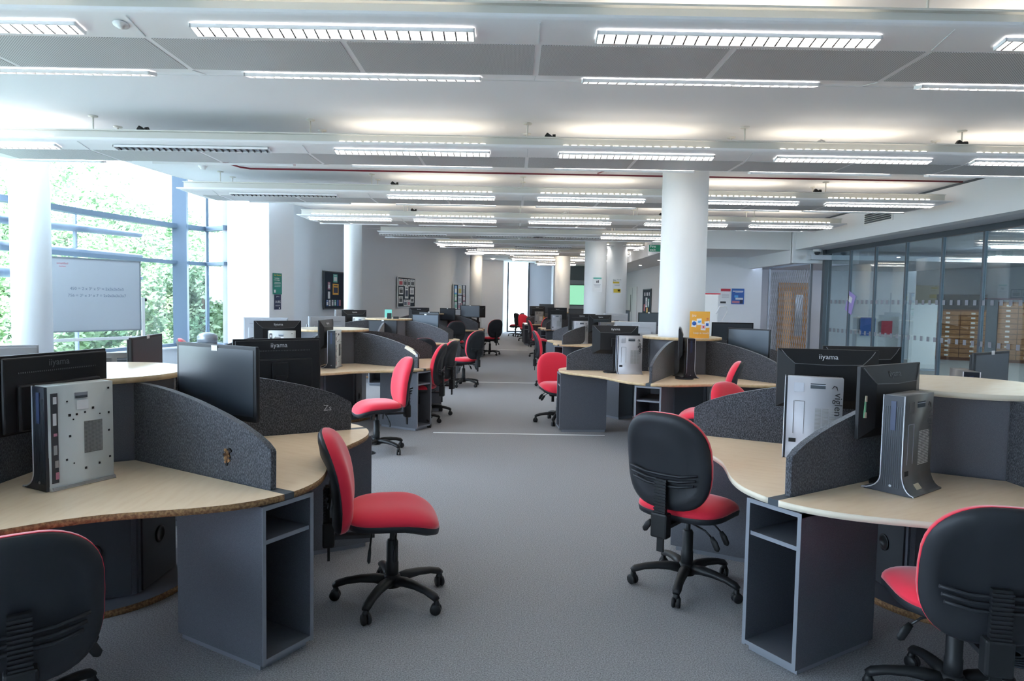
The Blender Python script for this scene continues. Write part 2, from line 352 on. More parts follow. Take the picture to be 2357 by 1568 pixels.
def raft(i, x0, x1, lit, unlit=(), spots=(), conduits=(), label=''):
    yc = RCY[i]; t = empty('light_raft', (0, yc, 0), label=label, category='ceiling light', group='suspended light rafts')
    pf = [(-.50, 3.06), (-.485, 3.045), (-.40, 3.022), (-.27, 3.0), (.27, 3.0), (.40, 3.022), (.485, 3.045), (.50, 3.06), (.50, 3.075), (-.50, 3.075)]
    b = MB(); xs = [(x0, .0), (x0+.05, .35), (x0+.25, 1.0), (x1-.25, 1.0), (x1-.05, .35), (x1, .0)]
    rings = []
    for x, k in xs:
        rings.append([b.bm.verts.new((x, y*(1 if k > .9 else .96+.04*k), 3.06+(z-3.06)*k if z < 3.06 else z)) for y, z in pf])
    n = len(pf)
    for a, c in zip(rings, rings[1:]):
        for k in range(n): b.face([a[k], a[(k+1) % n], c[(k+1) % n], c[k]], 'raft_white', True if k in (0, 1, 2, 4, 5, 6) else False)
    b.face(rings[0][::-1], 'raft_white'); b.face(rings[-1], 'raft_white')
    b.build('hull', t)
    b = MB()
    for s in (-1, 1):
        b.box(((x0+x1)/2, s*.37, 3.12), (x1-x0-.12, .02, .10), 'raft_cream'); b.box(((x0+x1)/2, s*.39, 3.168), (x1-x0-.12, .05, .012), 'raft_cream')
    b.build('side_rail', t)
    j = .12-2.2*4
    while j < x1-.3:
        for k in (0, 1):
            a = max(j+k*1.1+.018, x0+.28); c = min(j+k*1.1+1.1-.018, x1-.28)
            if c-a > .15:
                b = MB(); b.box(((a+c)/2, 0, 2.9985), (c-a, .52, .003), 'perforated'); b.build('perforated_panel', t)
        j += 2.2
        if x0+.1 < j < x1-.1:
            for s in (-.22, .22): inst('hanger_rod', ROD, t, (j, s, 3.145))
    b = MB(); j = .12-2.2*4
    while j < x1-.1:
        if j > x0+.2:
            for s in (-1, 1): b.box((j, s*.385, 3.017), (.006, .2, .004), 'offwhite', Matrix.Rotation(s*R(10.5), 3, 'X'))
        j += 2.2
    b.build('joint_strip', t)
    for c in list(lit)+list(unlit):
        on = c in lit
        for s in (-1, 1):
            e = inst('luminaire', FR, t, (c, s*.378, 3.012), (s*R(10.8), 0, 0))
            inst('louvre', LV, e); inst('lamp', LP['lamp_on' if on else 'lamp_off'], e)
            if on: inst('uplight_slots', SLOTS, t, (c, s*.3815, 3.098))
        if on: inst('uplight_lamp', UPM, t, (c, 0, 3.082))
    for x in spots: inst('spot_head', SPOT, t, (x, -.30, 3.17))
    for x in conduits: inst('bent_conduit', BENT, t, (x, -.1, 3.17))
    return t
L4 = [-1.0, 1.2, 3.35]
t = raft(0, -6.3, 6.25, [-5.5, -3.15, -1.0, 1.2, 3.4, 5.3], label='closest suspended light raft, across the very top of the picture')
inst('motion_sensor', SENS, t, (-2.15, -.40, 3.02), (R(-10), 0, 0))
raft(1, -5.75, 6.25, [-5.3, -1.02, 1.2, 3.35, 5.3], [-3.2], [-3.75, .33, 4.45], [3.1], 'second light raft from the camera, passing above the big round column')
raft(2, -4.8, 6.22, [-1.05, 1.1, 3.3, 5.22], [-3.3], [-1.75, 4.35], [], 'third light raft, its left end sticking out before the corner window')
raft(3, -4.02, 6.15, [-3.05, -1.1, 1.04, 3.2, 5.15], [], [-1.9, 2.75], [.95], 'fourth light raft, right end curling above the white vent wall')
raft(4, -3.1, 3.55, [2.75], [-2.3, -.1, 1.2], [], [.6], 'mostly unlit fifth light raft above the aisle')
raft(5, -2.15, 3.6, [-1.3, 2.75], [.8], [1.6], [], 'sixth light raft with left lamps lit and dark cables on top')
raft(6, -1.2, 3.6, [-.75, .65, 2.85], [], [], [], 'seventh light raft, left end above the warm lit far column')
raft(7, -.18, 3.6, [.72, 2.6], [], [], [], 'eighth light raft with its left end over the tall far window')
raft(8, .88, 3.6, [1.75], [], [], [], 'farthest and shortest light raft')

# ceiling services
def detector(x, y, lab, r=.055, z=CZ):
    b = MB(); b.lathe([(r, 0), (r, -.012), (r*.65, -.03), (r*.6, -.045), (.001, -.05)], 'white', n=20); b.build('smoke_detector', loc=(x, y, z), label=lab, category='smoke detector')
detector(-2.1, 4.55, 'white ceiling disc above the left of the closest light raft'); detector(2.25, 4.75, 'white ceiling disc above the right of the closest light raft')
detector(-4.35, 9.75, 'smoke detector by the bend of the red ceiling pipe', .06); detector(1.32, 9.25, 'smoke detector joined by a short branch to the red pipe', .07)
b = MB(); b.sweep([(-4.0, 8.9, CZ-.02), (-3.80, 9.68, CZ-.02), (-3.70, 9.78, CZ-.02), (6.3, 9.84, CZ-.02)], .012, 'red_pipe', 8); b.sweep([(1.15, 9.69, CZ-.02), (1.28, 9.3, CZ-.02)], .01, 'red_pipe', 8)
b.build('red_pipe', label='thin dark red pipe running along the ceiling behind the second raft', category='pipe')
# vent in the bulkhead
b = MB(); b.box((6.345, 12.15, 3.12), (.02, .95, .22), 'white')
for k in range(5): b.box((6.33, 12.15, 3.05+k*.035), (.02, .86, .02), 'frame_dark', Matrix.Rotation(R(20), 3, 'Y'))
b.build('wall_vent', label='white wall vent with dark slats above the glass partition', category='vent')
# cctv dome
t = empty('security_camera', (6.75, 15.45, 2.8), label='white dome security camera under the bulkhead by the glass partition', category='camera')
b = MB(); b.lathe([(.09, 0), (.09, -.05), (.07, -.06)], 'white', n=24); b.build('housing', t); b = MB(); b.lathe([(.065, -.05), (.06, -.09), (.035, -.12), (.001, -.128)], 'screen', n=24); b.build('dome', t)
# fire exit sign
t = empty('exit_sign', (3.32, 15.45, 2.76), label='hanging green fire exit sign with running figure and arrow', category='sign')
b = MB(); b.box((0, 0, 0), (.62, .03, .15), 'exit_green'); b.build('sign_panel', t)
for x in (-.25, .25): b = MB(); b.lathe([(.004, .07), (.004, .59)], 'steel', (x, 0, 0), 8); b.build('hanger', t)
for tx, z in (('Fire', .01), ('exit', -.06)): inst('lettering', text_mesh(tx, .085, 'white', align='LEFT'), t, (-.295, -.0165, z), (PI/2, 0, 0))
b = MB(); b.box((.0, -.017, 0), (.12, .002, .13), 'white')
b.lathe([(.001, 0), (.013, 0), (.013, .002)], 'exit_green', (.01, -.021, .045), 12, 'y')
for c, d, a in (((.0, -.019, .005), (.02, .003, .055), -20), ((-.022, -.019, -.033), (.012, .003, .05), 50), ((.022, -.019, -.035), (.012, .003, .045), -40), ((.025, -.019, .012), (.01, .003, .04), 60), ((-.025, -.019, .015), (.01, .003, .04), 60)): b.box(c, d, 'exit_green', Matrix.Rotation(R(a), 3, 'Y'))
b.build('running_figure', t)
b = MB(); b.box((.17, -.017, 0), (.1, .002, .022), 'white'); b.box((.215, -.017, .018), (.06, .002, .02), 'white', Matrix.Rotation(R(45), 3, 'Y')); b.box((.215, -.017, -.018), (.06, .002, .02), 'white', Matrix.Rotation(R(-45), 3, 'Y')); b.build('arrow', t)

# ------------------------------------------------------------------ desk pods
def redge(phi):
    p = min(phi, 60-phi); K = [(0, 1.50), (6, 1.485), (11, 1.44), (17, 1.37), (23, 1.305), (30, 1.275)]
    for (a, ra), (c, rc) in zip(K, K[1:]):
        if p <= c:
            u = (p-a)/(c-a); return ra+(rc-ra)*u
    return 1.275
def smooth_edge(phi): return sum(redge(min(60, max(0, phi+d))) for d in (-4, -2, 0, 2, 4))/5
def worktop(edge):
    b = MB(); pts = []
    for k in range(49):
        phi = 1.0+58*k/48; r = smooth_edge(phi); pts.append((r*math.cos(R(phi)), r*math.sin(R(phi))))
    pts += [(.415*math.cos(R(58)), .415*math.sin(R(58))), (.415*math.cos(R(2)), .415*math.sin(R(2)))]
    b.prism(pts, 'z', .703, .73, 'maple', edge, True)
    return b.mesh('worktop')
WT = {k: worktop(k) for k in ('chipboard', 'edge_band', 'edge_pale')}
prof = [(.405, .712), (1.40, .712), (1.402, .893), (1.396, .905), (1.36, .928), (1.3, .958), (1.2, .995), (1.1, 1.024), (1.0, 1.048), (.9, 1.070), (.8, 1.088), (.7, 1.103), (.6, 1.113), (.5, 1.12), (.405, 1.122)]
b = MB(); b.prism(prof, 'y', -.016, .016, 'felt', bev=.006); SCR = b.mesh('divider_screen')
b = MB(); b.box((1.44, 0, .715), (.11, .055, .028), 'frame_dark'); b.box((1.39, 0, .69), (.2, .06, .02), 'frame_dark'); BRK = b.mesh('screen_bracket')
b = MB()
for s in (-1, 1): b.box((1.21, s*.130, .365), (.56, .018, .67), 'laminate')
b.box((1.21, 0, .691), (.56, .278, .018), 'laminate'); b.box((1.21, 0, .045), (.56, .244, .018), 'laminate')
for s in (-1, 1): b.box((1.4915, s*.130, .365), (.003, .018, .67), 'laminate_edge')
b.box((1.4915, 0, .691), (.003, .242, .018), 'laminate_edge'); b.box((1.4915, 0, .045), (.003, .242, .018), 'laminate_edge')
b.box((.945, 0, .285), (.012, .242, .46), 'laminate'); b.box((1.2, 0, .016), (.52, .25, .032), 'laminate_edge'); PED = b.mesh('storage_unit')
b = MB(); b.box((1.21, 0, .545), (.54, .242, .018), 'laminate'); b.box((1.4815, 0, .545), (.003, .242, .018), 'laminate_edge'); SHF = b.mesh('shelf')
b = MB()
for k in range(6):
    a0, a1 = R(60*k), R(60*k+60); am = R(60*k+30); M = Matrix.Rotation(am+PI/2, 3, 'Z'); r = .400*math.cos(R(30))-.01
    b.box((r*math.cos(am), r*math.sin(am), .58), (.385, .018, 1.09), 'laminate', M)
CORE = b.mesh('core')
b = MB()
for k in range(6):
    am = R(60*k+30); M = Matrix.Rotation(am+PI/2, 3, 'Z'); r = .400*math.cos(R(30))+.004
    b.box((r*math.cos(am), r*math.sin(am), .37), (.34, .01, .66), 'laminate_dark', M)
    M4 = Matrix.Translation((( r+.006)*math.cos(am), (r+.006)*math.sin(am), .28)) @ Matrix.Rotation(am, 4, 'Z')
    v0 = len(b.bm.verts)
    b.lathe([(.032, 0), (.045, .0), (.045, .006), (.032, .006), (.032, .001), (.001, .001)], 'black_plastic', (0, 0, 0), 20, 'x')
    b.bm.verts.ensure_lookup_table(); bmesh.ops.transform(b.bm, matrix=M4, verts=b.bm.verts[v0:])
ACC = b.mesh('access_panel')
b = MB(); b.prism([(.50*math.cos(2*PI*k/48), .50*math.sin(2*PI*k/48)) for k in range(48)], 'z', 0, .034, 'laminate', 'chipboard', True); PLN = b.mesh('plinth')
def disc(hole, edge):
    b = MB(); n = 64; R0, r0 = .47, .30
    o = [[b.bm.verts.new((rr*math.cos(2*PI*k/n), rr*math.sin(2*PI*k/n), z)) for k in range(n)] for rr, z in ((R0, 1.127), (R0, 1.155), (r0, 1.155), (r0, 1.127))]
    for k in range(n):
        j = (k+1) % n
        b.face([o[0][k], o[0][j], o[1][j], o[1][k]], edge, True); b.face([o[1][k], o[1][j], o[2][j], o[2][k]], 'maple_top'); b.face([o[3][k], o[3][j], o[0][j], o[0][k]], 'maple_top')
        if hole: b.face([o[2][k], o[2][j], o[3][j], o[3][k]], edge)
    if not hole: b.face(o[2], 'maple_top'); b.face(o[3][::-1], 'maple_top')
    return b.mesh('round_top')
PODS = {'1L': (-2.228, 3.64, -30.1), '1R': (2.407, 3.712, 211.7), '2R': (2.06, 8.386, 243.9), '2L': (-2.325, 8.89, -29.7), '3L': (-2.423, 13.64, -28.65),
        '3R': (2.12, 13.9, 214), '4R': (2.16, 20.55, 212), '4L': (-2.14, 19.25, -29), '5R': (1.75, 24.55, 212)}
PL = {'1L': 'near left desk pod with worn chipboard edges and a torn felt screen', '1R': 'near right desk pod with pale edging, empty round top', '2R': 'right desk pod wrapped around the big column, orange sign on its top',
      '2L': 'left desk pod with one screen end taped and stripped', '3L': 'third left desk pod, small devices on its round top', '3R': 'desk pod behind the column pod on the right', '4R': 'far right desk pod beyond the twin columns',
      '4L': 'farthest left desk pod before the lit column', '5R': 'farthest right desk pod with an orange patch on its dark screen'}
for k, (px, py, ro) in PODS.items():
    t = empty('desk_pod', (px, py, 0), R(ro), label=PL[k], category='desk cluster', group='hexagonal computer desk pods')
    edge = {'1L': 'chipboard', '1R': 'edge_pale', '2R': 'edge_band'}.get(k, 'edge_band')
    inst('core', CORE, t); inst('access_panel', ACC, t)
    hole = k in ('2R', '5R')
    if not hole: inst('plinth', PLN, t)
    else:
        b = MB(); n = 48
        o = [[b.bm.verts.new((rr*math.cos(2*PI*q/n), rr*math.sin(2*PI*q/n), z)) for q in range(n)] for rr, z in ((.5, 0), (.5, .034), (.3, .034), (.3, 0))]
        for q in range(n):
            j = (q+1) % n
            for u in range(4): b.face([o[u][q], o[u][j], o[(u+1) % 4][j], o[(u+1) % 4][q]], 'chipboard' if u == 0 else 'laminate', True)
        b.build('plinth', t)
    inst('round_top', disc(hole, 'edge_band' if k != '1R' else 'edge_pale'), t)
    for i in range(6):
        a = R(60*i)
        inst('worktop', WT[edge], t, rot=(0, 0, a))
        e = inst('divider_screen', SCR, t, rot=(0, 0, a)); inst('screen_bracket', BRK, e)
        if k == '1L' and i == 0:
            b = MB()
            for q in range(26):
                rr = random.uniform(0, .03); aa = random.uniform(0, 2*PI); b.box((1.12+rr*math.cos(aa)*.7, -.0185, .845+rr*math.sin(aa)*1.6), (.012, .005, .02), random.choice(['chipboard', 'black_plastic', 'black_plastic', 'drawer_wood']), Matrix.Rotation(random.uniform(0, 3), 3, 'Y'))
            b.build('torn_patch', e, label='torn hole showing brown filling')
        if k == '2L' and i == 0:
            b = MB(); b.prism([(1.22, .99), (1.3, .96), (1.36, .925), (1.40, .88), (1.40, .86), (1.36, .885), (1.28, .925), (1.20, .96)], 'y', -.0185, .0185, 'edge_pale'); b.box((1.385, 0, .88), (.03, .04, .03), 'paper_grey')
            b.build('exposed_board', e, label='stripped pale board edge with tape')
        if k == '5R' and i == 0:
            b = MB(); b.prism([(.85+.1*math.cos(2*PI*q/20), .95+.085*math.sin(2*PI*q/20)) for q in range(20)], 'y', .0155, .019, 'poster_orange'); b.build('orange_patch', e, label='round orange patch')
        if k == '1L' and i == 1:
            inst('chalk_mark', text_mesh('Zs', .05, 'paper_grey'), e, (1.25, -.018, .86), (PI/2, 0, 0), label='pale scrawled marks')
        p = inst('storage_unit', PED, t, rot=(0, 0, a)); inst('shelf', SHF, p)
    # a grommet disc
    if k == '1R':
        b = MB(); b.lathe([(.04, .7305), (.04, .7325), (.001, .7325)], 'offwhite', (.62*math.cos(R(88-15)), .62*math.sin(R(88-15)), 0), 24); b.build('cable_cap', t)

# ------------------------------------------------------------------ task chairs
def cushion(fx, depth_f, top_h, m_top, m_edge, n=40, rings=10, exp=4.0):
    """Rounded pad in local x,y with thickness along z. fx(theta)->(x,y) outline; depth_f(x,y) base height."""
    b = MB(); cols = []
    for j in range(rings+1):
        tt = j/rings; s = math.sin(tt*PI/2) if j else 0.0
        rg = []
        for k in range(n):
            x, y = fx(2*PI*k/n); x *= s; y *= s
            z = depth_f(x, y)+top_h*(1-s**exp)**(1/2.2) if s < 1 else depth_f(x, y)
            rg.append(b.bm.verts.new((x, y, z)))
        cols.append(rg)
    return b, cols
def ring_faces(b, cols, m):
    n = len(cols[0])
    for a, c in zip(cols, cols[1:]):
        for k in range(n):
            if a is cols[0]: b.face([a[0], c[k], c[(k+1) % n]], m, True)
            else: b.face([a[k], c[k], c[(k+1) % n], a[(k+1) % n]], m, True)
def pad(outline, base, top_h, mt, under=None, under_m=None, scale_edge=1.0, n=44, rings=10, exp=5.0):
    b, cols = cushion(outline, base, top_h, mt, mt, n, rings, exp)
    ring_faces(b, cols, mt)
    last = cols[-1]; last_m = mt
    for (ds, dz, mm) in (under or []):
        rg = []
        for k in range(n):
            x, y = outline(2*PI*k/n); rg.append(b.bm.verts.new((x*ds, y*ds, base(x, y)+dz)))
        for k in range(n): b.face([last[k], rg[k], rg[(k+1) % n], last[(k+1) % n]], mm, True)
        last = rg; last_m = mm
    b.face(last[::-1], last_m, True)
    return b
def seat_out(a): return (.245*sp(math.cos(a), .62), .235*sp(math.sin(a), .62))
def seat_base(x, y):
    z = .455
    if y > .02: z -= 1.1*(y-.02)**2
    if y < -.1: z += .25*(y+.1)**2
    return z + .15*x*x
def back_out(a):
    c, s_ = math.cos(a), math.sin(a); w = .236 if s_ < 0 else .236-.038*s_*s_
    return (w*sp(c, .66), .26*sp(s_, .66))
def back_base(x, y): return .012*math.cos((y+.05)*9) + .45*x*x - .35*max(0, y)**2     # lumbar curve
def make_chair():
    t = empty('task_chair', (0, 0, 0), label='x', category='chair', group='red and black swivel chairs')
    pad(seat_out, seat_base, .066, 'red_fabric', exp=4.2).build('seat', t)
    b = MB(); n = 44; rr = []
    for ds, dz in ((.99, .004), (1.005, -.006), (.985, -.03), (.8, -.045), (.3, -.05)):
        rr.append([b.bm.verts.new((seat_out(2*PI*k/n)[0]*ds, seat_out(2*PI*k/n)[1]*ds, seat_base(*seat_out(2*PI*k/n))*1+dz)) for k in range(n)])
    for a, c in zip(rr, rr[1:]):
        for k in range(n): b.face([a[k], c[k], c[(k+1) % n], a[(k+1) % n]], 'shell_plastic', True)
    b.face(rr[-1][::-1], 'shell_plastic', True); b.build('seat_pan', t)
    M = Matrix.Translation((0, -.255, .745)) @ Matrix.Rotation(R(7), 4, 'X') @ Matrix.Rotation(R(90), 4, 'X') @ Matrix.Rotation(PI, 4, 'Y')
    # local pad: x width, y -> height, z -> towards sitter
    def place(b):
        bmesh.ops.transform(b.bm, matrix=M, verts=b.bm.verts[:]); return b
    M = Matrix(((-1, 0, 0, 0), (0, 0, 1, 0), (0, 1, 0, 0), (0, 0, 0, 1)))
    M = Matrix.Translation((0, -.285, .755)) @ Matrix.Rotation(R(6), 4, 'X') @ M
    place(pad(back_out, back_base, .062, 'red_fabric', [(1.0, -.004, 'red_fabric')], exp=7.0)).build('backrest', t)
    b = MB(); rr = []
    for ds, dz in ((.98, .006), (.995, -.004), (.99, -.014), (.935, -.026), (.82, -.036), (.76, -.033), (.55, -.033)):
        rr.append([b.bm.verts.new((back_out(2*PI*k/n)[0]*ds, back_out(2*PI*k/n)[1]*ds, back_base(*back_out(2*PI*k/n))*(1 if ds > .9 else .8)+dz)) for k in range(n)])
    for a, c in zip(rr, rr[1:]):
        for k in range(n): b.face([a[k], c[k], c[(k+1) % n], a[(k+1) % n]], 'shell_plastic', True)
    b.face(rr[-1][::-1], 'shell_plastic', True)
    for i, (w, yy) in enumerate(((.38, -.062), (.36, -.09), (.34, -.118))):
        b.sweep([(-w/2, yy+.02, -.036), (-w/4, yy, -.042), (0, yy-.003, -.043), (w/4, yy, -.042), (w/2, yy+.02, -.036)], (.007), 'shell_plastic', 6, up=(0, 1, 0))
    place(b).build('back_shell', t)
    b = MB(); b.box((0, -.325, .565), (.062, .022, .20), 'black_plastic')
    for k in range(12): b.box((0, -.338, .48+k*.0155), (.066, .012, .007), 'dark_metal')
    b.box((0, -.318, .425), (.092, .06, .13), 'black_plastic', None, .01); b.box((0, -.318, .33), (.036, .012, .09), 'black_plastic')
    b.box((0, -.2, .405), (.05, .22, .018), 'dark_metal'); b.build('back_support', t)
    b = MB(); b.box((0, .0, .405), (.15, .2, .03), 'dark_metal', None, .006); b.build('tilt_mechanism', t)
    for s, y in ((1, -.10), (1, .02), (-1, -.06)):
        b = MB(); b.sweep([(s*.05, y, .40), (s*.15, y-.01, .375), (s*.19, y-.015, .345)], .005, 'dark_metal', 8)
        b.sweep([(s*.185, y-.014, .35), (s*.205, y-.017, .325), (s*.222, y-.02, .295), (s*.226, y-.02, .285)], [(.012, .006), (.018, .009), (.017, .009), (.006, .004)], 'black_plastic', 10, up=(0, 1, 0)); b.build('lever', t)
    b = MB(); b.lathe([(.014, .26), (.014, .395)], 'dark_metal', n=16); b.lathe([(.033, .10), (.033, .20), (.030, .205), (.030, .31), (.025, .315), (.025, .32), (.0, .32)], 'black_plastic', n=20); b.build('gas_lift', t)
    b = MB(); b.lathe([(.0, .07), (.045, .075), (.048, .11), (.04, .135), (.03, .14)], 'black_plastic', n=20); b.build('hub', t)
    b = MB(); b.sweep([(.03, 0, .105), (.09, 0, .115), (.16, 0, .113), (.23, 0, .103), (.28, 0, .088), (.30, 0, .075)], [(.032, .026), (.030, .024), (.026, .020), (.023, .018), (.024, .018), (.018, .013)], 'black_plastic', 12); leg = b.mesh('leg')
    b = MB()
    for s in (-1, 1): b.lathe([(.001, -.0085), (.024, -.0085), (.0275, -.004), (.0275, .004), (.024, .0085), (.001, .0085)], 'black_plastic', (0, s*.0125, .0275), 18, 'y')
    b.sweep([(0, 0, .028), (.006, 0, .05), (.0, 0, .075)], [(.008, .02), (.016, .02), (.012, .012)], 'black_plastic', 10, up=(0, 1, 0)); cas = b.mesh('caster')
    for k in range(5):
        a = 2*PI*k/5; l = inst('leg', leg, t, rot=(0, 0, a)); inst('caster', cas, l, (.292, 0, 0), (0, 0, R(30+50*k)))
    return t
CH0 = make_chair(); used = [False]
CHAIRS = [
 (-1.69, 2.33, 126, 40, -.18, 'red chair at bottom left, black back to the camera, tucked at the worn desk edge'),
 (-.60, 3.50, 12, 5, -.11, 'red chair standing in the aisle side-on beside the near left pod, seat facing right'),
 (-1.36, 6.95, 205, 30, -.05, 'red chair between the two left pods, red back visible and seat facing left'),
 (.985, 3.73, 50, 30, .0, 'chair with black back to the camera at the left of the near right pod'),
 (1.745, 2.62, 79, 58, -.11, 'chair cut by the right edge with a large black back and red seat'),
 (1.88, 6.75, 162, 0, 0, 'red chair in front of the column pod, seen side-on, facing left'),
 (1.80, 4.88, -50, 10, -.03, 'red chair back rising just behind the left felt screen of the near right pod'),
 (.61, 8.80, -80, 24, -.13, 'red chair peeking out left of the grey storage unit of the column pod'),
 (.74, 12.58, 2, 24, 0, 'side-on red chair with blue-grey back edge left of the second right pod'),
 (.78, 18.9, 0, 0, 0, 'narrow side-on chair left of the pod by the twin columns'),
 (.92, 22.9, 140, 10, 0, 'black-backed chair with red seat before the farthest right pod'),
 (.55, 26.3, -60, 0, 0, 'red chair top behind the dark screen with the orange patch'),
 (.14, 29.6, 150, 10, 0, 'chair standing in front of the tall far window, seat to the left'),
 (.42, 29.1, 35, 30, 0, 'chair just right of the one before the far window, red cushion edge showing'),
 (-1.17, 8.5, 176, 40, 0, 'chair pushed in at the taped-screen pod, tall red edge and black back'),
 (-1.10, 9.24, 166, 20, 0, 'black chair back directly behind the one at the taped-screen pod'),
 (-.86, 12.35, 145, 10, 0, 'black-backed chair with levers hanging, beside the third left pod'),
 (-1.6, 12.2, 105, 0, -.13, 'chair whose top shows above the brown felt screen of the second left pod'),
 (-1.47, 17.55, 105, 0, 0, 'black chair back in front of the farthest left pod'),
 (-.62, 19.4, 125, 20, 0, 'chair at the aisle side of the farthest left pod, before the white wall'),
 (-3.32, 6.75, 20, 0, 0, 'red chair back seen behind the monitor on the near left round top'),
 (-3.85, 8.75, 20, 0, 0, 'red chair top in front of the litter bin'),
]
for i, (x, y, fa, sr, bz, lab) in enumerate(CHAIRS):
    c = CH0 if i == 0 else copy_tree(CH0)
    c.location = (x, y, 0); c.rotation_euler = (0, 0, R(fa-90)); c['label'] = lab
    for ch in c.children:
        if ch.name.startswith('leg'): ch.rotation_euler[2] += R(sr)
        if ch.name.startswith('back'): ch.location.z = bz*(1 if 'support' not in ch.name else .5)

# ------------------------------------------------------------------ monitors
MW, MH = .54, .335
def make_monitor(style):
    back = 'monitor_silver' if style == 'silver' else 'monitor_back'
    b = MB(); w, h = MW/2, MH/2
    # bezel ring + back shell, front face at y=0, screen faces -y
    b.box((0, .009, 0), (MW, .018, MH), back, None, .003)
    if style == 'curved':
        # sloped shoulders meeting in a deep centre
        r0 = [(-w+.004, -h+.004), (w-.004, -h+.004), (w-.004, h-.004), (-w+.004, h-.004)]; r1 = [(-w+.09, -h+.05), (w-.09, -h+.05), (w-.09, h-.085), (-w+.09, h-.085)]
        A = [b.bm.verts.new((x, .018, z)) for x, z in r0]; C = [b.bm.verts.new((x, .047, z)) for x, z in r1]
        for k in range(4): b.face([A[k], A[(k+1) % 4], C[(k+1) % 4], C[k]], back, False)
        b.face(C, back)
        b.sweep([(-w+.02, .0225, h-.008), (-w+.045, .034, h-.04), (-w+.09, .048, h-.082), (0, .049, h-.088), (w-.09, .048, h-.082), (w-.045, .034, h-.04), (w-.02, .0225, h-.008)], .002, 'logo_dim', 6)
    else:
        b.box((0, .026, -.0), (MW-.02, .016, MH-.02), back, None, .006); b.box((0, .04, -.055), (MW-.13, .026, MH-.14), back, None, .008)
        for k in range(40): b.box((-.19+k*.0098, .0348, h-.075), (.0035, .001, .006), 'logo_dim')
    hs = b.mesh('housing')
    b = MB(); b.box((0, -.0008, .004), (MW-.034, .002, MH-.04), 'screen'); sc_ = b.mesh('display')
    b = MB(); b.box((0, .062, -.03), (.10, .02, .10), 'monitor_back', None, .005); b.box((0, .075, -.235), (.065, .022, .35), 'monitor_back', None, .004); nk = b.mesh('stand_neck')
    b = MB(); b.prism([(.14*sp(math.cos(2*PI*k/28), .6), .075+.1*sp(math.sin(2*PI*k/28), .6)) for k in range(28)], 'z', -.413, -.401, 'monitor_back'); bs = b.mesh('stand_base')
    b = MB(); b.box((0, -.002, h-.006), (.042, .003, .026), 'white'); tg = b.mesh('asset_tag')
    return hs, sc_, nk, bs, tg
MM = {k: make_monitor(k) for k in ('curved', 'flat', 'silver')}
def monitor(x, y, face, ztop, style, lab, tagged=False, logo='logo', text='iiyama', base=True, scale=1., pale=False):
    zc = ztop-MH/2; hs, sc_, nk, bs, tg = MM[style]
    t = empty('monitor', (x, y, zc), R(face+90), label=lab, category='monitor', group='desktop computer monitors')
    h = inst('housing', hs, t); inst('display', sc_, t)
    for q in t.children: q.scale = (scale, 1, scale)
    d = zc-.73
    if base:
        s = inst('stand_base', bs, t, (0, 0, .413-d))
        n = inst('stand_neck', nk, t)
        me = nk.copy()
        for v in me.vertices:
            if v.co.z < -.3: v.co.z = -d+.008
        n.data = me
    if pale:  # display swapped for the copy with the painted reflection
        q = [c for c in t.children if c.name.startswith('display')][0]; q.data = sc_.copy(); q.data.materials[0] = MATS['screen_painted_sheen']
    if tagged: inst('asset_tag', tg, t)
    inst('logo', text_mesh(text, .042, logo, .0004), t, (0, .0385 if style == 'curved' else .0347, MH/2-.054), (PI/2-(R(19) if style == 'curved' else 0), 0, PI))
    return t
monitor(-2.04, 3.06, 165.6, 1.298, 'flat', 'large black monitor back at the left edge behind the stripped silver computer', logo='logo_dim')
monitor(-1.445, 3.35, 241, 1.312, 'flat', 'monitor showing its blank dark screen above the near left felt screen', True, scale=1.07)
monitor(-1.47, 4.32, 125, 1.298, 'flat', 'black monitor back with taped label behind the scrawled felt screen', True)
monitor(-2.34, 4.43, 9, 1.295, 'flat', 'blank monitor standing behind the near left round top', True, base=False)
monitor(-3.02, 3.92, 130, 1.25, 'silver', 'pale monitor top just visible behind the large left black monitor')
monitor(-2.72, 8.0, 125, 1.275, 'curved', 'black monitor back with small logo left of the second left round top')
monitor(-3.12, 8.75, 100, 1.285, 'silver', 'light monitor edge behind the black one left of the second round top')
monitor(-2.22, 8.18, 178, 1.29, 'curved', 'edge-on monitor beside the upright black computer on the second left pod')
monitor(-2.58, 9.6, 130, 1.29, 'silver', 'silver monitor back rising behind the second left round top')
monitor(-3.2, 13.95, 130, 1.30, 'curved', 'black monitor back in front of the white column on the left')
monitor(-3.5, 14.35, 150, 1.30, 'silver', 'pale monitor edge left of the black one before the white column')
monitor(-2.42, 12.9, 270, 1.14, 'flat', 'low black monitor front below the third left round top', True)
monitor(-1.70, 13.5, 262, 1.25, 'flat', 'monitor with painted blue sheen above the third left grey felt screen', True, pale=True)
monitor(-2.48, 18.35, 90, 1.31, 'curved', 'dark monitor back left of the farthest left round top', True)
monitor(-2.17, 17.95, 262, 1.21, 'flat', 'black monitor front with white tag, low before the farthest left pod', True)
monitor(-1.77, 18.8, 235, 1.30, 'flat', 'narrow black monitor standing above the farthest left brown screen', True)
monitor(-1.17, 19.08, 265, 1.385, 'flat', 'monitor with painted blue-grey sheen in front of the warm lit far column', True, pale=True)
monitor(-1.02, 19.75, 120, 1.37, 'curved', 'black monitor behind the blue-grey one at the far left pod')
monitor(1.795, 3.925, 80, 1.315, 'curved', 'big black monitor back with bright logo behind the silver computer at right')
monitor(1.80, 3.29, 124, 1.29, 'curved', 'monitor with green sticker beside the dark upright computer', logo='logo_dim')
monitor(2.36, 4.66, 92, 1.292, 'curved', 'monitor back behind the near right pod, partly hidden by the bright-logo one')
monitor(3.14, 4.5, 305, 1.28, 'flat', 'blank greenish monitor at the far right behind the empty round top', True)
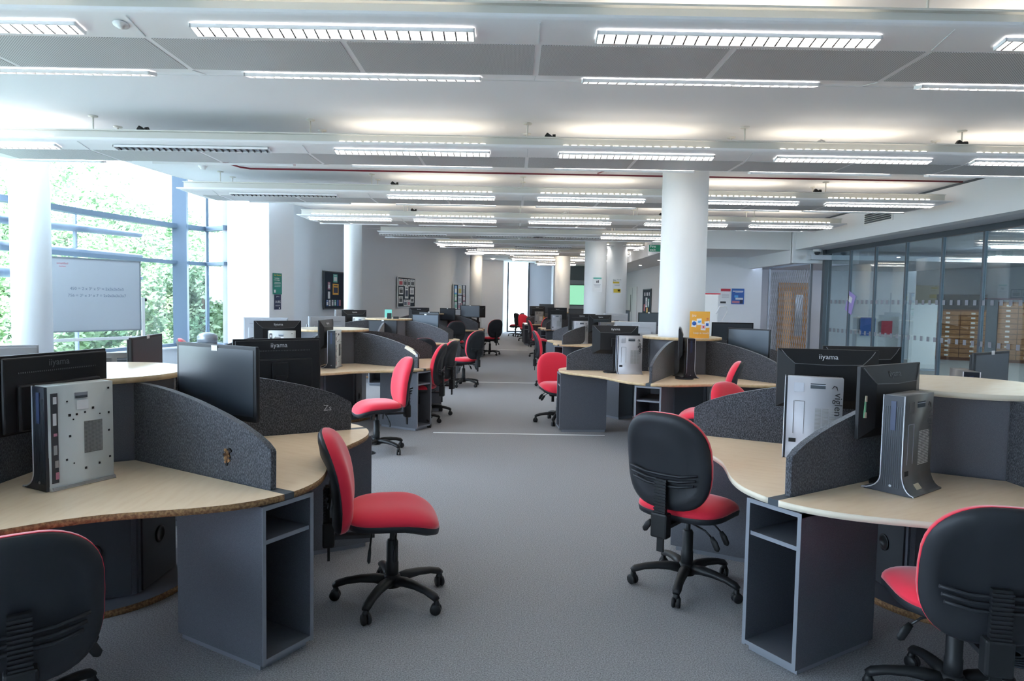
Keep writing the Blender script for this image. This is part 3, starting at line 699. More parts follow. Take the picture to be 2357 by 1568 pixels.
monitor(1.22, 8.17, 90, 1.28, 'curved', 'black monitor back behind the silver computer on the column pod', True)
monitor(1.84, 7.62, 166, 1.29, 'curved', 'edge-on monitor before the big column')
monitor(2.72, 7.95, 221, 1.28, 'flat', 'blank monitor with painted pale blue sheen to the right of the big column', pale=True)
monitor(1.6, 8.98, 90, 1.305, 'silver', 'grey monitor back at the left rear of the column pod')
monitor(2.95, 9.25, 262, 1.31, 'flat', 'dark monitor front behind the orange sign')
monitor(1.38, 13.75, 92, 1.307, 'flat', 'black monitor back at the left of the second right pod')
monitor(1.66, 13.15, 120, 1.305, 'curved', 'turned monitor with a bright side edge on the second right pod')
monitor(2.2, 14.75, 100, 1.31, 'silver', 'small silver monitor back before the twin columns')
monitor(2.8, 14.2, 300, 1.35, 'flat', 'dark monitor with white tag left of the big column', True)
monitor(3.15, 20.1, 280, 1.31, 'flat', 'plain black monitor right of the twin columns')
monitor(1.26, 19.45, 95, 1.36, 'flat', 'black monitor back with square white sticker on the far right pod', True)
monitor(.86, 24.1, 95, 1.35, 'curved', 'black monitor back at the left of the farthest right pod')
monitor(1.25, 25.4, 265, 1.42, 'flat', 'dark monitor top left of the far warm column')
monitor(2.0, 21.35, 265, 1.32, 'flat', 'dark monitor below the green lit display')
# green sticker on one monitor
for o in COL.objects:
    if o.get('label', '').startswith('monitor with green sticker'):
        b = MB(); b.box((.225, .0285, -.02), (.04, .002, .1), 'label_green', Matrix.Rotation(R(-6), 3, 'Y')); b.box((.225, .030, .018), (.036, .002, .028), 'cream', Matrix.Rotation(R(-6), 3, 'Y')); b.box((.225, .030, -.057), (.036, .002, .026), 'cream', Matrix.Rotation(R(-6), 3, 'Y'))
        b.build('green_sticker', o, label='green and cream sticker')

# ------------------------------------------------------------------ computers
def flare(s, h=.44, w=.045, f=.098, r=.1):   # one side from the foot up to the top
    return [(s*f, 0), (s*f, .006)]+[(s*(w+(f-w)*(1-math.sin(q*PI/2/6))), .006+r*(1-math.cos(q*PI/2/6))) for q in range(1, 7)]+[(s*w, h)]
def pc_meshes(kind):
    side = {'silver': 'pc_silver', 'grey': 'pc_grey', 'open': 'pc_open'}[kind]; D = .29
    L = flare(-1, f=.125, r=.07); Rr = flare(1) if kind != 'open' else [(.062, 0), (.045, .02), (.045, .44)]
    out = L + Rr[::-1]
    b = MB(); b.prism(out, 'y', -D/2+.012, D/2, side, side, True); case = b.mesh('case')
    b = MB(); L2 = [(x*.93, z) for x, z in flare(-1, .438, f=.125, r=.07)]; R2 = [(x*.93, z) for x, z in (flare(1, .438) if kind != 'open' else [(.05, 0), (.045, .438)])]
    b.prism(L2+R2[::-1], 'y', -D/2, -D/2+.013, 'pc_front')
    for k in range(9): b.box((-.034+k*.0085, -D/2-.001, .21), (.002, .002, .36), 'frame_dark')
    b.box((0, -D/2-.0015, .35), (.022, .004, .13), 'bluestripe'); b.lathe([(.006, 0), (.006, .002), (.001, .002)], 'steel', (0, -D/2-.003, .035), 12, 'y')
    fr = b.mesh('front_panel')
    b = MB()
    for s in ((-1, 1) if kind != 'open' else (-1,)):
        F = flare(s, f=.125, r=.07) if s < 0 else flare(s); b.sweep([(x, -D/2, z) for x, z in F], (.003), 'pc_trim', 6, up=(0, 1, 0))
    tr = b.mesh('edge_trim')
    b = MB(); X = .0458
    if kind != 'open':
        b.box((X, .02, .395), (.002, .075, .028), 'frame_dark'); b.box((X+.0006, .02, .401), (.002, .078, .003), 'pc_trim')
        b.box((X, -.1, .085), (.002, .036, .034), 'black_plastic')
        for c in range(3):
            for k in range(22): b.box((X, .025+c*.036, .12+k*.0072), (.0014, .031, .0032), 'vent_line' if kind == 'grey' else 'mesh_hole')
        for c, d in (((-.0985, .22), (.002, .18)), ((-.045, .22), (.002, .18)), ((-.07, .31), (.05, .002))): b.box((X, c[0], c[1]), (.0012, d[0], d[1]), 'pc_trim' if kind == 'grey' else 'pc_grey')
        b.box((X, -.075, .385), (.001, .05, .05), 'pc_trim' if kind == 'silver' else 'pc_grey')
    else:
        b.box((X, -.108, .22), (.003, .028, .38), 'laminate_dark')
        for z, hh in ((.38, .03), (.30, .05), (.235, .012), (.17, .04), (.11, .03), (.06, .03)): b.box((X+.001, -.104+random.uniform(-.004, .004), z), (.004, .014, hh), random.choice(['pink', 'offwhite', 'steel', 'brass']))
        b.box((X, .005, .392), (.002, .055, .024), 'steel'); b.box((X+.001, .005, .385), (.003, .05, .01), 'frame_dark')
        b.box((X, .055, .205), (.001, .08, .14), 'mesh_hole')
        for i in range(15):
            for k in range(24): b.box((X+.0006, .0185+i*.0053, .139+k*.0057), (.001, .0026, .0032), 'laminate_dark')
        for y, z, d in ((.125, .41, .006), (.03, .355, .006), (-.055, .37, .005), (.055, .33, .007), (-.045, .31, .008), (.02, .315, .006), (-.015, .31, .006), (.125, .3, .006), (-.045, .22, .007), (.125, .22, .006), (-.06, .12, .006), (.02, .07, .007), (.08, .08, .006), (.128, .1, .006), (-.03, .1, .004), (.085, .30, .004), (-.03, .29, .004)): b.box((X, y, z), (.002, d*1.3, d*1.4), 'black_plastic')
        b.box((.052, .01, .008), (.014, .27, .01), 'steel'); b.box((X+.001, .01, .35), (.001, .05, .04), 'white')
    dt = b.mesh('side_details')  # all the side panel details: handle, port, vents, lines and holes
    return case, fr, tr, dt
PCM = {k: pc_meshes(k) for k in ('silver', 'grey', 'open')}
def computer(x, y, face, kind, lab, note=False):
    c, f, tr, dt = PCM[kind]; t = empty('computer', (x, y, .731), R(face+90), label=lab, category='computer', group='slim upright desktop computers')
    inst('case', c, t); inst('front_panel', f, t); inst('edge_trim', tr, t); inst('side_details', dt, t)
    if kind != 'open':
        inst('logo', text_mesh('viglen', .055, 'black_plastic' if kind == 'silver' else 'logo_dim'), t, (.0462, .105, .30), (PI/2, PI/2, PI/2))
        b = MB(); b.sweep([(0, .09, .385), (0, .1, .40), (0, .112, .395), (0, .118, .375)], [.001, .003, .0035, .001], 'black_plastic' if kind == 'silver' else 'logo_dim', 6); b.build('logo_swoosh', t, loc=(.0462, 0, 0))
    if note: b = MB(); b.box((.066, -.03, .03), (.002, .05, .03), 'cream', Matrix.Rotation(R(-40), 3, 'Y')); b.build('paper_label', t, label='cream paper label')
computer(-1.90, 2.98, 242.7, 'open', 'stripped silver computer with exposed slot and perforated grille on the near left desk')
computer(-2.6, 7.78, 185, 'open', 'open-sided computer in front of a monitor left of the second left round top')
computer(-2.09, 8.12, 270, 'open', 'upright black-fronted computer on curved foot on the second left pod')
computer(-3.0, 13.6, 185, 'open', 'open-sided computer in front of the monitor by the white column')
computer(-2.75, 9.75, 200, 'silver', 'silver computer behind the second left round top')
computer(1.66, 3.77, 158, 'silver', 'bright silver computer with black square port in front of the bright-logo monitor', True)
computer(1.815, 3.13, 217, 'grey', 'dark upright computer with silver edges on flared foot, near right desk', True)
computer(2.87, 4.36, 252, 'grey', 'small dark computer visible over the empty round top')
computer(1.36, 8.0, 182, 'silver', 'silver computer on the left of the column pod')
computer(1.972, 7.74, 272, 'grey', 'upright black computer before the big column')
computer(1.33, 13.45, 182, 'silver', 'silver computer before the black monitor on the second right pod')
computer(1.78, 13.0, 190, 'grey', 'dark computer beside the turned monitor on the second right pod')
computer(1.22, 19.15, 182, 'silver', 'silver computer before the stickered monitor on the far right pod')
computer(.92, 23.8, 182, 'grey', 'grey computer on the farthest right pod')
computer(-4.0+1.42, 4.55, 200, 'grey', 'dark computer beside the blank monitor behind the near left round top')

# ------------------------------------------------------------------ small things on the pods
def orange_sign():
    t = empty('counter_sign', (2.175, 8.02, 1.156), R(-8), label='orange social media sign standing on the round top by the column', category='sign')
    b = MB(); b.box((0, 0, .155), (.225, .006, .31), 'poster_orange'); b.build('sign_card', t)
    b = MB(); b.box((-.02, .06, .1), (.16, .005, .2), 'frame_grey', Matrix.Rotation(R(28), 3, 'X')); b.build('card_stand', t)
    for x, z, a in ((-.063, .165, 6), (-.005, .19, -4), (.043, .13, 5), (.085, .16, -8)):
        b = MB(); b.box((x, -.004, z), (.055, .002, .075), 'white', Matrix.Rotation(R(a), 3, 'Y')); b.build('icon_card', t)
    b = MB(); b.lathe([(.014, 0), (.024, 0), (.024, .002), (.014, .002)], 'poster_blue', (-.063, -.007, .17), 20, 'y'); b.build('round_icon', t)
    b = MB(); b.prism([(-.018, -.004), (-.008, -.014), (.01, -.012), (.02, .004), (.022, .016), (.012, .014), (.004, .018), (.0, .008), (-.014, .016), (-.012, .006)], 'y', -.007, -.005, 'sky_blue'); o = b.build('bird_icon', t, (-.005, 0, .19))
    b = MB(); b.lathe([(.009, 0), (.012, 0), (.012, .002), (.009, .002)], 'poster_red', (.043, -.007, .132), 16, 'y')
    for c, d in (((.043, .151), (.036, .003)), ((.043, .113), (.036, .003)), ((.025, .132), (.003, .04)), ((.061, .132), (.003, .04))): b.box((c[0], -.006, c[1]), (d[0], .002, d[1]), 'poster_red')
    b.build('camera_icon', t)
    b = MB(); b.box((.085, -.006, .16), (.03, .002, .03), 'poster_blue'); b.build('square_icon', t)
    inst('lettering', text_mesh('keep in touch', .032, 'white'), t, (.02, -.0035, .05), (PI/2, 0, 0)); inst('lettering', text_mesh('jsu', .045, 'white'), t, (-.065, -.0035, .25), (PI/2, 0, 0))
    inst('lettering', text_mesh('link', .04, 'poster_red'), t, (.095, -.0035, .21), (PI/2, R(-80), 0))
orange_sign()
b = MB(); b.prism([(-.035, 0), (.035, 0), (.012, .11), (-.005, .11)], 'x', -.04, .04, 'black_plastic'); b.build('desk_phone', loc=(-2.38, 13.35, 1.156), label='small black upright device on the third left round top', category='phone')
b = MB(); b.box((0, 0, .022), (.1, .07, .044), 'black_plastic', None, .006); b.build('box', loc=(-2.25, 13.36, 1.156), label='low black box beside the device on the third left round top', category='box')
t = empty('paper_holder', (-2.47, 13.75, 1.156), 0, label='green card in a small stand on the third left round top', category='sign')
b = MB(); b.box((0, 0, .09), (.14, .006, .16), 'teal', Matrix.Rotation(R(-8), 3, 'X')); b.build('card', t); b = MB(); b.box((0, .03, .008), (.1, .09, .014), 'offwhite'); b.build('foot', t)
b = MB()
b.lathe([(.0, 0), (.03, 0), (.032, .03), (.025, .032), (.023, .006), (.0, .006)], 'black_plastic', n=20); b.build('cable_spout', loc=(-2.06, 3.0, .0), label='black round cable outlet on the carpet under the near left desk', category='cable outlet')
b = MB()
for r in (.02, .045, .07, .095): b.lathe([(r, 0), (r+.008, .004), (r+.016, 0)], 'frame_dark', n=32)
b.build('floor_outlet', loc=(-1.46, 6.86, .001), label='round ribbed floor vent beside the near left pod', category='floor vent')
b = MB()
for r in (.03, .055, .08, .105, .13): b.lathe([(r, 0), (r+.008, .006), (r+.016, 0)], 'frame_dark', n=32)
b.build('floor_outlet', loc=(2.3, 3.05, .001), label='round ribbed floor vent under the near right desk', category='floor vent')

# ------------------------------------------------------------------ whiteboard, bin, copier
def whiteboard():
    P = Vector((-7.27, 10.62)); Q = Vector((-6.44, 11.95)); mid = (P+Q)/2; a = math.atan2(Q.y-P.y, Q.x-P.x); L_ = (Q-P).length
    t = empty('whiteboard', (mid.x, mid.y, 0), a, label='mobile whiteboard with faint handwritten sums before the window', category='whiteboard')
    b = MB(); b.box((0, 0, 1.52), (L_, .02, 1.16), 'board'); b.build('board_panel', t)
    b = MB()
    for z in (.935, 2.105): b.box((0, -.004, z), (L_+.02, .035, .02), 'frame_grey')
    for x in (-L_/2, L_/2): b.box((x, -.004, 1.52), (.02, .035, 1.17), 'frame_grey')
    b.build('board_frame', t)
    for s in (-1, 1):
        b = MB(); b.box((s*(L_/2+.05), 0, .78), (.05, .04, 1.42), 'white'); b.box((s*(L_/2+.05), 0, .07), (.05, .5, .04), 'white'); b.build('leg', t)
        b = MB(); b.lathe([(.02, 0), (.03, .015), (.03, .03), (.02, .04)], 'black_plastic', (s*(L_/2+.075), 0, 1.45), 16, 'x'); b.build('pivot_knob', t)
    b = MB(); b.box((0, 0, .80), (L_+.1, .03, .05), 'white'); b.build('crossbar', t)
    for k, (tx, z) in enumerate((('450 = 2 x 3² x 5² = 2x3x3x5x5', 1.60), ('756 = 2² x 3³ x 7 = 2x2x3x3x3x7', 1.49))):
        inst('handwriting', text_mesh(tx, .068, 'ink', .0004), t, (.08, -.0115, z), (PI/2, 0, 0))
    inst('handwriting', text_mesh('simplified\nnotes', .045, 'red_ink', .0004), t, (-.45, -.0115, 2.0), (PI/2, 0, 0))
whiteboard()
t = empty('litter_bin', (-4.86, 11.0, 0), label='grey domed litter bin standing by the corner window', category='bin')
b = MB(); b.lathe([(.12, 0), (.145, .03), (.145, .80)], 'laminate_edge', n=28); b.build('bin_body', t)
b = MB(); b.lathe([(.15, .80), (.155, .86), (.15, .90), (.12, .935), (.06, .955), (.0, .96)], 'frame_grey', n=28); b.build('bin_lid', t)
t = empty('copier', (4.03, 14.3, 0), label='tall white machine with red line on top, right of the big column', category='copier')
b = MB(); b.box((-.08, 0, .87), (.46, .5, 1.74), 'white', None, .02); b.build('machine_body', t); b = MB(); b.box((-.05, 0, 1.755), (.5, .4, .02), 'poster_red'); b.build('red_lid', t)
b = MB(); b.sweep([(.1, -.26, 1.35), (.16, -.3, 1.5), (.3, -.3, 1.5), (.32, -.3, 1.4), (.22, -.28, 1.2)], .012, 'white', 8); b.build('handle', t)

# ------------------------------------------------------------------ pin boards, posters
def on_wall(x, y, z, ang, name, lab, cat, grp=None): return empty(name, (x, y, z), R(ang), label=lab, category=cat, group=grp)   # local -y faces the room
def wallpt(px_frac): pass
def board(x, y, z, ang, w, h, frame, papers, lab):
    t = on_wall(x, y, z, ang, 'pinboard', lab, 'noticeboard')
    b = MB(); b.box((0, 0, 0), (w, .02, h), 'felt_navy'); b.build('pin_surface', t)
    b = MB()
    for s in (-1, 1): b.box((s*w/2, -.004, 0), (.025, .035, h+.025), frame); b.box((0, -.004, s*h/2), (w, .035, .025), frame)
    b.build('board_frame', t)
    for (cx, cz, pw, ph, m, m2) in papers:
        b = MB(); b.box((cx, -.013, cz), (pw, .003, ph), m)
        if m2: b.box((cx, -.0155, cz-.08*ph), (pw*.72, .002, ph*.5), m2); b.box((cx, -.0155, cz+.34*ph), (pw*.6, .002, ph*.08), m2)
        b.build('pinned_paper', t)
def wall_at(px):   # point on the curved left wall seen through that picture column's sight line, and the wall heading
    q = (px-1178.5)/1590.
    for (x0, y0), (x1, y1) in zip(LW, LW[1:]):
        f0 = x0-q*y0; f1 = x1-q*y1
        if f0*f1 <= 0:
            u = f0/(f0-f1); return x0+(x1-x0)*u, y0+(y1-y0)*u, math.degrees(math.atan2(y1-y0, x1-x0))
x, y, a = wall_at(764); 
board(x+.06, y-.02, 1.73, a, 1.2, 1.0, 'frame_dark', [(-.33, .12, .14, .2, 'pink', 'white'), (-.33, -.13, .12, .19, 'white', None), (.03, .33, .24, .22, 'teal', 'white'), (.05, .03, .34, .3, 'poster_orange', 'poster_navy'), (-.43, -.34, .1, .17, 'poster_blue', 'white'), (-.29, -.34, .1, .17, 'offwhite', 'paper_grey'), (-.13, -.34, .1, .17, 'paper_grey', 'white'), (.02, -.34, .1, .17, 'teal', 'white'), (.17, -.34, .1, .17, 'poster_blue', None), (.3, -.34, .1, .17, 'pink', None)], 'dark noticeboard half hidden by the white column on the left wall')
x, y, a = wall_at(930)
board(x+.06, y-.02, 1.75, a, 1.5, 1.0, 'white', [(-.5, .33, .38, .24, 'white', 'poster_red'), (-.12, .33, .3, .24, 'white', 'laminate_dark'), (.2, .33, .22, .24, 'white', 'laminate_dark'), (.52, .33, .36, .24, 'white', 'laminate_dark'), (-.47, .05, .36, .24, 'white', 'laminate_dark'), (0, 0, .3, .42, 'white', 'poster_navy'), (.47, .05, .36, .24, 'white', 'paper_grey'), (-.5, -.25, .34, .24, 'white', 'laminate_dark'), (.5, -.25, .3, .2, 'white', 'laminate_dark'), (-.1, -.36, .3, .22, 'white', 'bluestripe'), (.2, -.36, .26, .22, 'white', 'pink')], 'white framed noticeboard covered in white sheets on the left wall')
x, y, a = wall_at(1053)
board(x+.06, y-.02, 1.62, a, 1.55, 1.05, 'white', [(-.5, .3, .3, .35, 'sky_blue', 'white'), (0, .3, .45, .4, 'offwhite', 'poster_yellow'), (.5, .3, .28, .4, 'offwhite', 'paper_grey'), (-.5, -.02, .28, .3, 'label_green', 'white'), (0, -.08, .4, .3, 'white', 'paper_grey'), (.52, -.02, .26, .3, 'pink', 'white'), (-.48, -.34, .3, .28, 'offwhite', 'teal'), (-.08, -.36, .25, .26, 'paper_grey', 'pink'), (.2, -.36, .2, .26, 'pink', 'white'), (.54, -.34, .26, .3, 'offwhite', 'laminate_dark')], 'noticeboard with colourful leaflets nearest the warm lit column')
board(4.88, 25.15, 1.55, 270+0, 1.45, .95, 'frame_dark', [(-.45, .3, .1, .12, 'white', None), (-.15, .3, .1, .12, 'white', None), (.15, .3, .1, .12, 'white', None), (.45, .3, .1, .12, 'white', None), (-.05, 0, .3, .35, 'white', 'paper_grey'), (.35, -.02, .25, .3, 'teal', 'white'), (-.4, -.2, .25, .25, 'poster_red', None), (.1, -.32, .25, .25, 'poster_orange', 'poster_yellow')], 'green noticeboard on the side wall left of the big column')
pa = math.degrees(math.atan2(14.39-13.58, -4.55+4.78))
def poster(x, y, z, ang, w, h, m, lab, bits=(), txt=()):
    t = on_wall(x, y, z, ang, 'poster', lab, 'poster'); b = MB(); b.box((0, 0, 0), (w, .003, h), m); b.build('sheet', t)
    for (cx, cz, pw, ph, mm) in bits: b = MB(); b.box((cx, -.003, cz), (pw, .002, ph), mm); b.build('printed_block', t)
    for (s, sz, cx, cz, mm) in txt: inst('lettering', text_mesh(s, sz, mm, .0003), t, (cx, -.003, cz), (PI/2, 0, 0))
def pier(f): return -4.78+.23*f+.012, 13.58+.81*f-.004
x, y = pier(.30); poster(x, y, 1.80, pa, .30, .42, 'poster_green', 'green poster with yellow heading on the pale window pier', [(-.09, -.15, .06, .06, 'white'), (0, -.03, .2, .006, 'white'), (0, -.0, .22, .006, 'white'), (0, .025, .2, .006, 'white'), (0, -.055, .2, .006, 'white')], [('Get Started', .05, 0, .155, 'poster_yellow'), ('Contribute\nto the Budget', .036, -.02, .10, 'white')])
x, y = pier(.31); poster(x, y, 1.435, pa, .22, .30, 'poster_navy', 'small navy poster with white block letters below the green one', [(0, -.06, .16, .005, 'white'), (0, -.08, .16, .005, 'white'), (.05, -.12, .03, .03, 'white')], [('OURS', .07, 0, -.02, 'white'), ('Join us', .035, -.0, .1, 'white')])
poster(2.05+.02, 17.3-.279, 1.97, 0, .24, .36, 'white', 'white notice with green header on the left twin column', [(0, .155, .2, .035, 'teal'), (-.01, .07, .03, .05, 'laminate_dark'), (.025, .075, .02, .06, 'laminate_dark'), (0, .0, .17, .012, 'paper_grey'), (0, -.03, .14, .012, 'paper_grey'), (0, -.06, .12, .012, 'paper_grey')])
poster(2.80, 18.9-.279, 1.97, 0, .24, .40, 'white', 'notice with yellow blocks and warning triangle on the right twin column', [(-.03, .10, .17, .045, 'poster_yellow'), (0, -.12, .19, .1, 'poster_yellow'), (.05, -.11, .06, .05, 'paper_grey'), (0, .04, .16, .01, 'paper_grey'), (0, .02, .13, .01, 'paper_grey')], [('Jsu', .06, -.07, .145, 'laminate_dark'), ('Stay safe', .03, .05, .165, 'laminate_dark'), ('Important', .035, -.03, .09, 'laminate_dark')])
poster(5.68, 18.59, 1.76, 0, .33, .42, 'white', 'white notice with red header on the lobby wall', [(.03, .16, .26, .07, 'poster_red'), (.03, .05, .2, .01, 'paper_grey'), (.03, .02, .2, .01, 'paper_grey'), (.03, -.01, .2, .01, 'paper_grey'), (.03, -.04, .2, .01, 'paper_grey'), (-.03, -.17, .15, .05, 'laminate_dark')], [('Closed', .05, .03, .145, 'white')])
poster(6.04, 18.59, 1.755, 0, .34, .42, 'poster_blue', 'blue poster beside the red-headed notice', [(0, .14, .28, .02, 'white'), (.03, .1, .2, .012, 'white'), (-.04, .0, .1, .06, 'sky_blue'), (.04, -.06, .2, .05, 'offwhite'), (-.05, -.15, .2, .06, 'pink'), (.1, -.14, .08, .1, 'poster_navy')])
t = empty('poster', (7.03, 14.42, 1.62), R(270), label='purple leaflet taped askew on the glass partition', category='poster'); t.rotation_euler = (0, 0, R(-90))
b = MB(); b.box((0, 0, 0), (.30, .004, .42), 'poster_purple', Matrix.Rotation(R(22), 3, 'Y')); b.build('sheet', t)
b = MB(); b.box((-.02, -.004, .08), (.2, .002, .12), 'offwhite', Matrix.Rotation(R(22), 3, 'Y')); b.build('printed_block', t)
# doors on the side wall, lobby door, grille
t = empty('door_1', (4.888, 28.2, 0), R(270), kind='structure'); b = MB(); b.box((0, 0, 1.08), (1.9, .04, 2.16), 'white'); b.box((0, -.022, 1.08), (.01, .01, 2.1), 'frame_grey'); b.box((-.35, -.024, 1.5), (.1, .01, .7), 'frame_dark'); b.build('door_leaf', t)
t = empty('door_2', (8.2, 20.28, 0), 0, kind='structure'); b = MB(); b.box((0, 0, 1.1), (.86, .05, 2.2), 'door_wood'); b.build('door_frame', t); b = MB(); b.box((-.16, -.03, 1.0), (.22, .03, 1.9), 'door_light'); b.build('door_leaf', t)
b = MB(); b.box((.18, -.03, 1.25), (.22, .02, 1.2), 'frame_grey'); b.build('door_window', t)
t = empty('security_grille', (6.85, 15.95, 0), R(90), label='expanding metal lattice gate across the lobby opening', category='gate')
b = MB(); GW, GH = 2.55, 2.5; n = 20; cw = GW/n; ch = .3
for i in range(n+1):
    for k in range(int(GH/ch)+1):
        z = k*ch
        for s in (-1, 1):
            x0 = i*cw; x1 = x0+s*cw
            if 0 <= x1 <= GW and z+ch <= GH+.1: b.sweep([(x0, 0, z), (x1, 0, min(z+ch, GH))], .0065, 'steel', 4, cap=False, up=(0, 1, 0))
b.build('lattice', t)
for x in (0, .02+GW): b = MB(); b.box((x, 0, GH/2), (.05, .05, GH), 'frame_grey'); b.build('gate_post', t)
b = MB(); b.box((GW/2, 0, GH+.02), (GW, .06, .05), 'frame_grey'); b.build('top_track', t)
# displays and things in the office beyond the glass
t = empty('wall_display', (3.35, 33.45, 1.84), label='green lit display on the far wall between the columns', category='screen')
b = MB(); b.box((0, 0, 0), (1.75, .05, 1.0), 'frame_dark'); b.build('display_frame', t); b = MB(); b.box((0, -.03, 0), (1.68, .01, .93), 'green_display'); b.build('display_image', t)
b = MB(); b.box((3.35, 33.42, 2.95), (1.9, .06, .8), 'laminate_edge'); b.build('roller_blind', label='grey roller screen above the green display', category='blind')
def drawers(x, y, w, h, cols_, rows, lab):
    t = empty('drawer_unit', (x, y, 0), R(-33), label=lab, category='cabinet', group='wooden drawer cabinets in the office')
    b = MB(); b.box((0, 0, h/2), (w, .5, h), 'drawer_dark'); b.build('cabinet_body', t)
    dw = w/cols_; dh = (h-.12)/rows
    for i in range(cols_):
        for k in range(rows):
            b = MB(); b.box((-w/2+(i+.5)*dw, -.26, .08+(k+.5)*dh), (dw-.02, .03, dh-.02), 'drawer_wood'); d = b.build('drawer', t)
            b = MB(); b.box((-w/2+(i+.5)*dw, -.28, .08+(k+.5)*dh), (.1, .01, .05), 'white'); b.build('label_holder', d)
drawers(13.35, 20.6, 1.25, 1.5, 2, 10, 'wooden drawer cabinet behind the glass partition, left one')
drawers(14.75, 19.8, 1.4, 1.75, 3, 11, 'wooden drawer cabinet behind the glass at the right edge')
b = MB(); b.box((0, 0, .22), (1.25, .5, .44), 'laminate_dark'); b.build('box', loc=(13.35, 20.6, 1.502), rz=R(-33), label='dark box resting on the left drawer cabinet', category='box')
for x, y, w, h, lab in ((10.1, 17.0, .62, 1.65, 'narrow white display panel standing behind the glass'), (9.3, 17.6, 1.0, 1.3, 'wide white display panel standing behind the glass')):
    t = empty('display_panel', (x, y, 0), R(-8), label=lab, category='panel'); b = MB(); b.box((0, 0, h/2+.02), (w, .04, h-.04), 'white'); b.build('panel', t); b = MB(); b.box((0, 0, .02), (w*.8, .4, .03), 'frame_grey'); b.build('foot', t)
t = empty('poster', (9.02, 17.53, 1.04), R(-8), label='blue poster on the wide white panel behind the glass', category='poster'); b = MB(); b.box((0, 0, 0), (.36, .004, .46), 'poster_blue'); b.build('sheet', t)
t = empty('poster', (9.47, 17.47, 1.02), R(-8), label='red poster on the wide white panel behind the glass', category='poster'); b = MB(); b.box((0, 0, 0), (.26, .004, .34), 'poster_red'); b.build('sheet', t)
b = MB(); b.box((12.6, 23.9, 1.7), (1.0, .04, 1.2), 'cream'); b.box((14.3, 23.9, 1.7), (1.0, .04, 1.2), 'cream'); b.build('pin_surface', label='pair of cream wall panels on the office rear wall', category='noticeboard')
for x, y in ((9.5, 12), (11, 15), (13, 18), (10.5, 20), (14, 14), (9, 7)):
    b = MB(); b.box((0, 0, 0), (1.2, .3, .03), 'office_lamp'); b.build('office_light', loc=(x, y, 2.88), label='flat lit panel on the office ceiling', category='ceiling light', group='office ceiling lights')
for x, y in ((7.9, 17.6), (8.6, 19)):
    b = MB(); b.lathe([(.04, 0), (.04, -.006), (.001, -.006)], 'lamp_on', n=20); b.build('downlight', loc=(x, y, 2.565), label='small round downlight in the lobby ceiling', category='ceiling light', group='lobby downlights')
mat('added_fill_lamp', (1, 1, 1), .5, emis=(1, .86, .66), es=90)
for x, y in ((-1.12, 27.35), (1.35, 23.75), (-.9, 30.6)):  # glowing discs added to brighten the far columns and wall, not known fittings
    b = MB(); b.lathe([(.06, 0), (.06, -.01), (.001, -.01)], 'added_fill_lamp', n=20); b.build('downlight', loc=(x, y, 3.348), label='added warm fill lamp brightening a far column or wall', category='ceiling light', group='added far fill lamps')
for x, y in ((4.4, 17.5), (4.3, 20.5), (4.3, 23.5), (4.3, 27), (4.3, 30.5)):
    b = MB(); b.lathe([(.04, 0), (.04, -.006), (.001, -.006)], 'lamp_on', n=20); b.build('downlight', loc=(x, y, 2.798), label='small round downlight under the lowered side ceiling', category='ceiling light', group='side ceiling downlights')

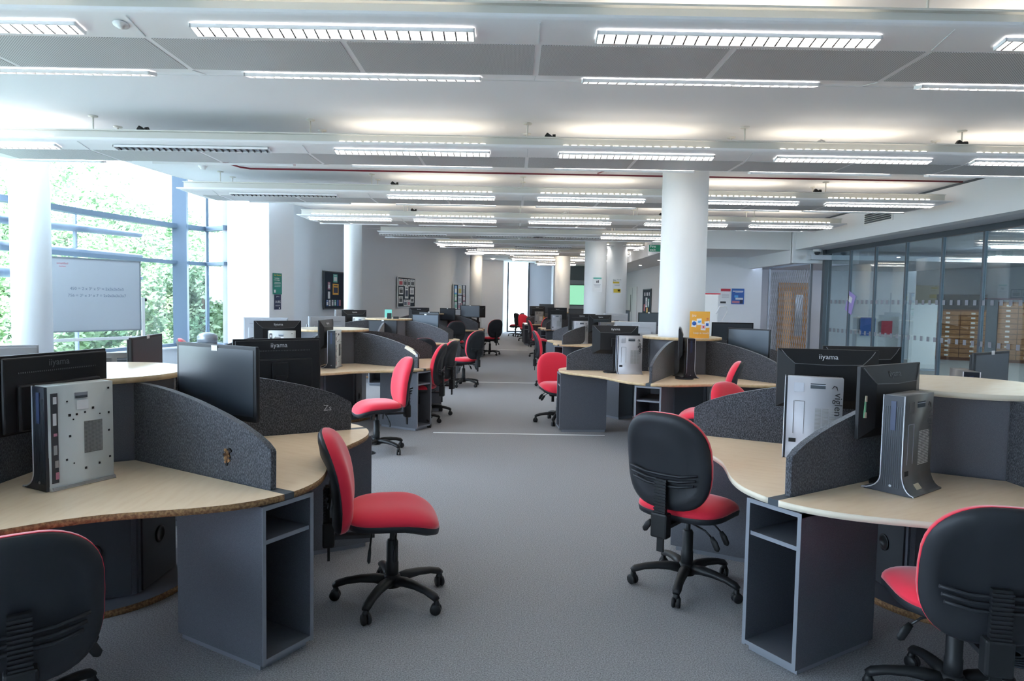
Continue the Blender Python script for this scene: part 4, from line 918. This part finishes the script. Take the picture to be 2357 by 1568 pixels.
# ------------------------------------------------------------------ outside
b = MB(); b.box((-26, 20, -.3), (36, 80, .2), 'grass'); b.box((6, 50, -.3), (30, 30, .2), 'grass'); b.build('ground_outside', kind='structure')
t = empty('sun_louvre', (0, 0, 0), label='three curved horizontal sun louvres outside the long window', category='louvre')
for z in (2.73, 2.30, 1.87):
    P = [(-7.7, -5), (-8.0, 1.0), (-8.25, 5.6), (-8.4, 10.2), (-8.2, 11.9), (-7.55, 14.0)]
    b = MB(); b.sweep([(x, y, z) for x, y in P], [(.13, .085)]*5+[(.10, .05)], 'louvre_blade', 12); b.build('blade', t)
for y in (3, 8.0, 12.6):
    b = MB(); b.box((-8.12 if y < 12 else -7.95, y, 1.5), (.05, .05, 3.2), 'mullion'); b.build('bracket_post', t)
def tree(x, y, h, w, mat_, lab, n=8500, seed=1, z0=.2):
    rnd = random.Random(seed); t = empty('tree', (x, y, -.2), label=lab, category='tree', group='garden trees outside the window')
    b = MB(); b.sweep([(0, 0, 0), (.1, .05, h*.3), (0, .1, h*.7)], [.12, .09, .03], 'trunk', 8); b.build('trunk', t)
    b = MB(); blobs = [(rnd.uniform(-w, w)*.6, rnd.uniform(-w, w)*.6, rnd.uniform(z0, h*.85), rnd.uniform(.35, .75)*w*.7) for _ in range(16)]
    for _ in range(n):
        bx, by, bz, br = rnd.choice(blobs); u = rnd.uniform(-1, 1); a = rnd.uniform(0, 2*PI); q = math.sqrt(1-u*u); rr = br*rnd.uniform(.6, 1.05)
        c = Vector((bx+rr*q*math.cos(a), by+rr*q*math.sin(a), max(.05, bz+rr*u)))
        s = rnd.uniform(.05, .11); d1 = Vector((rnd.uniform(-1, 1), rnd.uniform(-1, 1), rnd.uniform(-.7, .4))).normalized(); d2 = d1.cross(Vector((rnd.uniform(-1, 1), rnd.uniform(-1, 1), rnd.uniform(-1, 1)))).normalized()
        v = [b.bm.verts.new(c+d1*s), b.bm.verts.new(c+d2*s*.45), b.bm.verts.new(c-d1*s), b.bm.verts.new(c-d2*s*.45)]; b.face(v, mat_)
    me = bpy.data.meshes.new('foliage'); b.bm.to_mesh(me); b.bm.free(); me.materials.append(MATS[mat_]); inst('foliage', me, t)
TR = [(-17.2, 23.0, 6.8, 2.3, 'tree seen left of the round white column outside'), (-14.4, 22.2, 6.6, 2.3, 'tallest pale tree, above the left half of the whiteboard'), (-12.9, 24.2, 5.2, 2.2, 'tree over the right half of the whiteboard, behind the sun louvres'),
      (-11.9, 20.6, 3.6, 1.8, 'mid-height bush behind the right edge of the whiteboard'), (-10.2, 18.0, 2.4, 1.7, 'low bush seen under the louvres beside the thick mullion'), (-9.5, 22.0, 4.6, 1.7, 'tree filling the middle pane of the window bay'), (-11.4, 28.0, 6.0, 2.4, 'tree farthest outside, behind the bay window'),
      (-9.6, 14.6, 1.5, 1.2, 'small shrub just outside under the whiteboard'), (-8.2, 18.2, 2.8, 1.2, 'bush right outside the last bay pane'), (-12.6, 17.6, 2.4, 1.6, 'low bush showing between the column and the whiteboard')]
for i, (x, y, h, w, lab) in enumerate(TR): tree(x, y, h, w, 'leaf_a' if i % 2 else 'leaf_b', lab, seed=i+3)
bpy.context.view_layer.update()
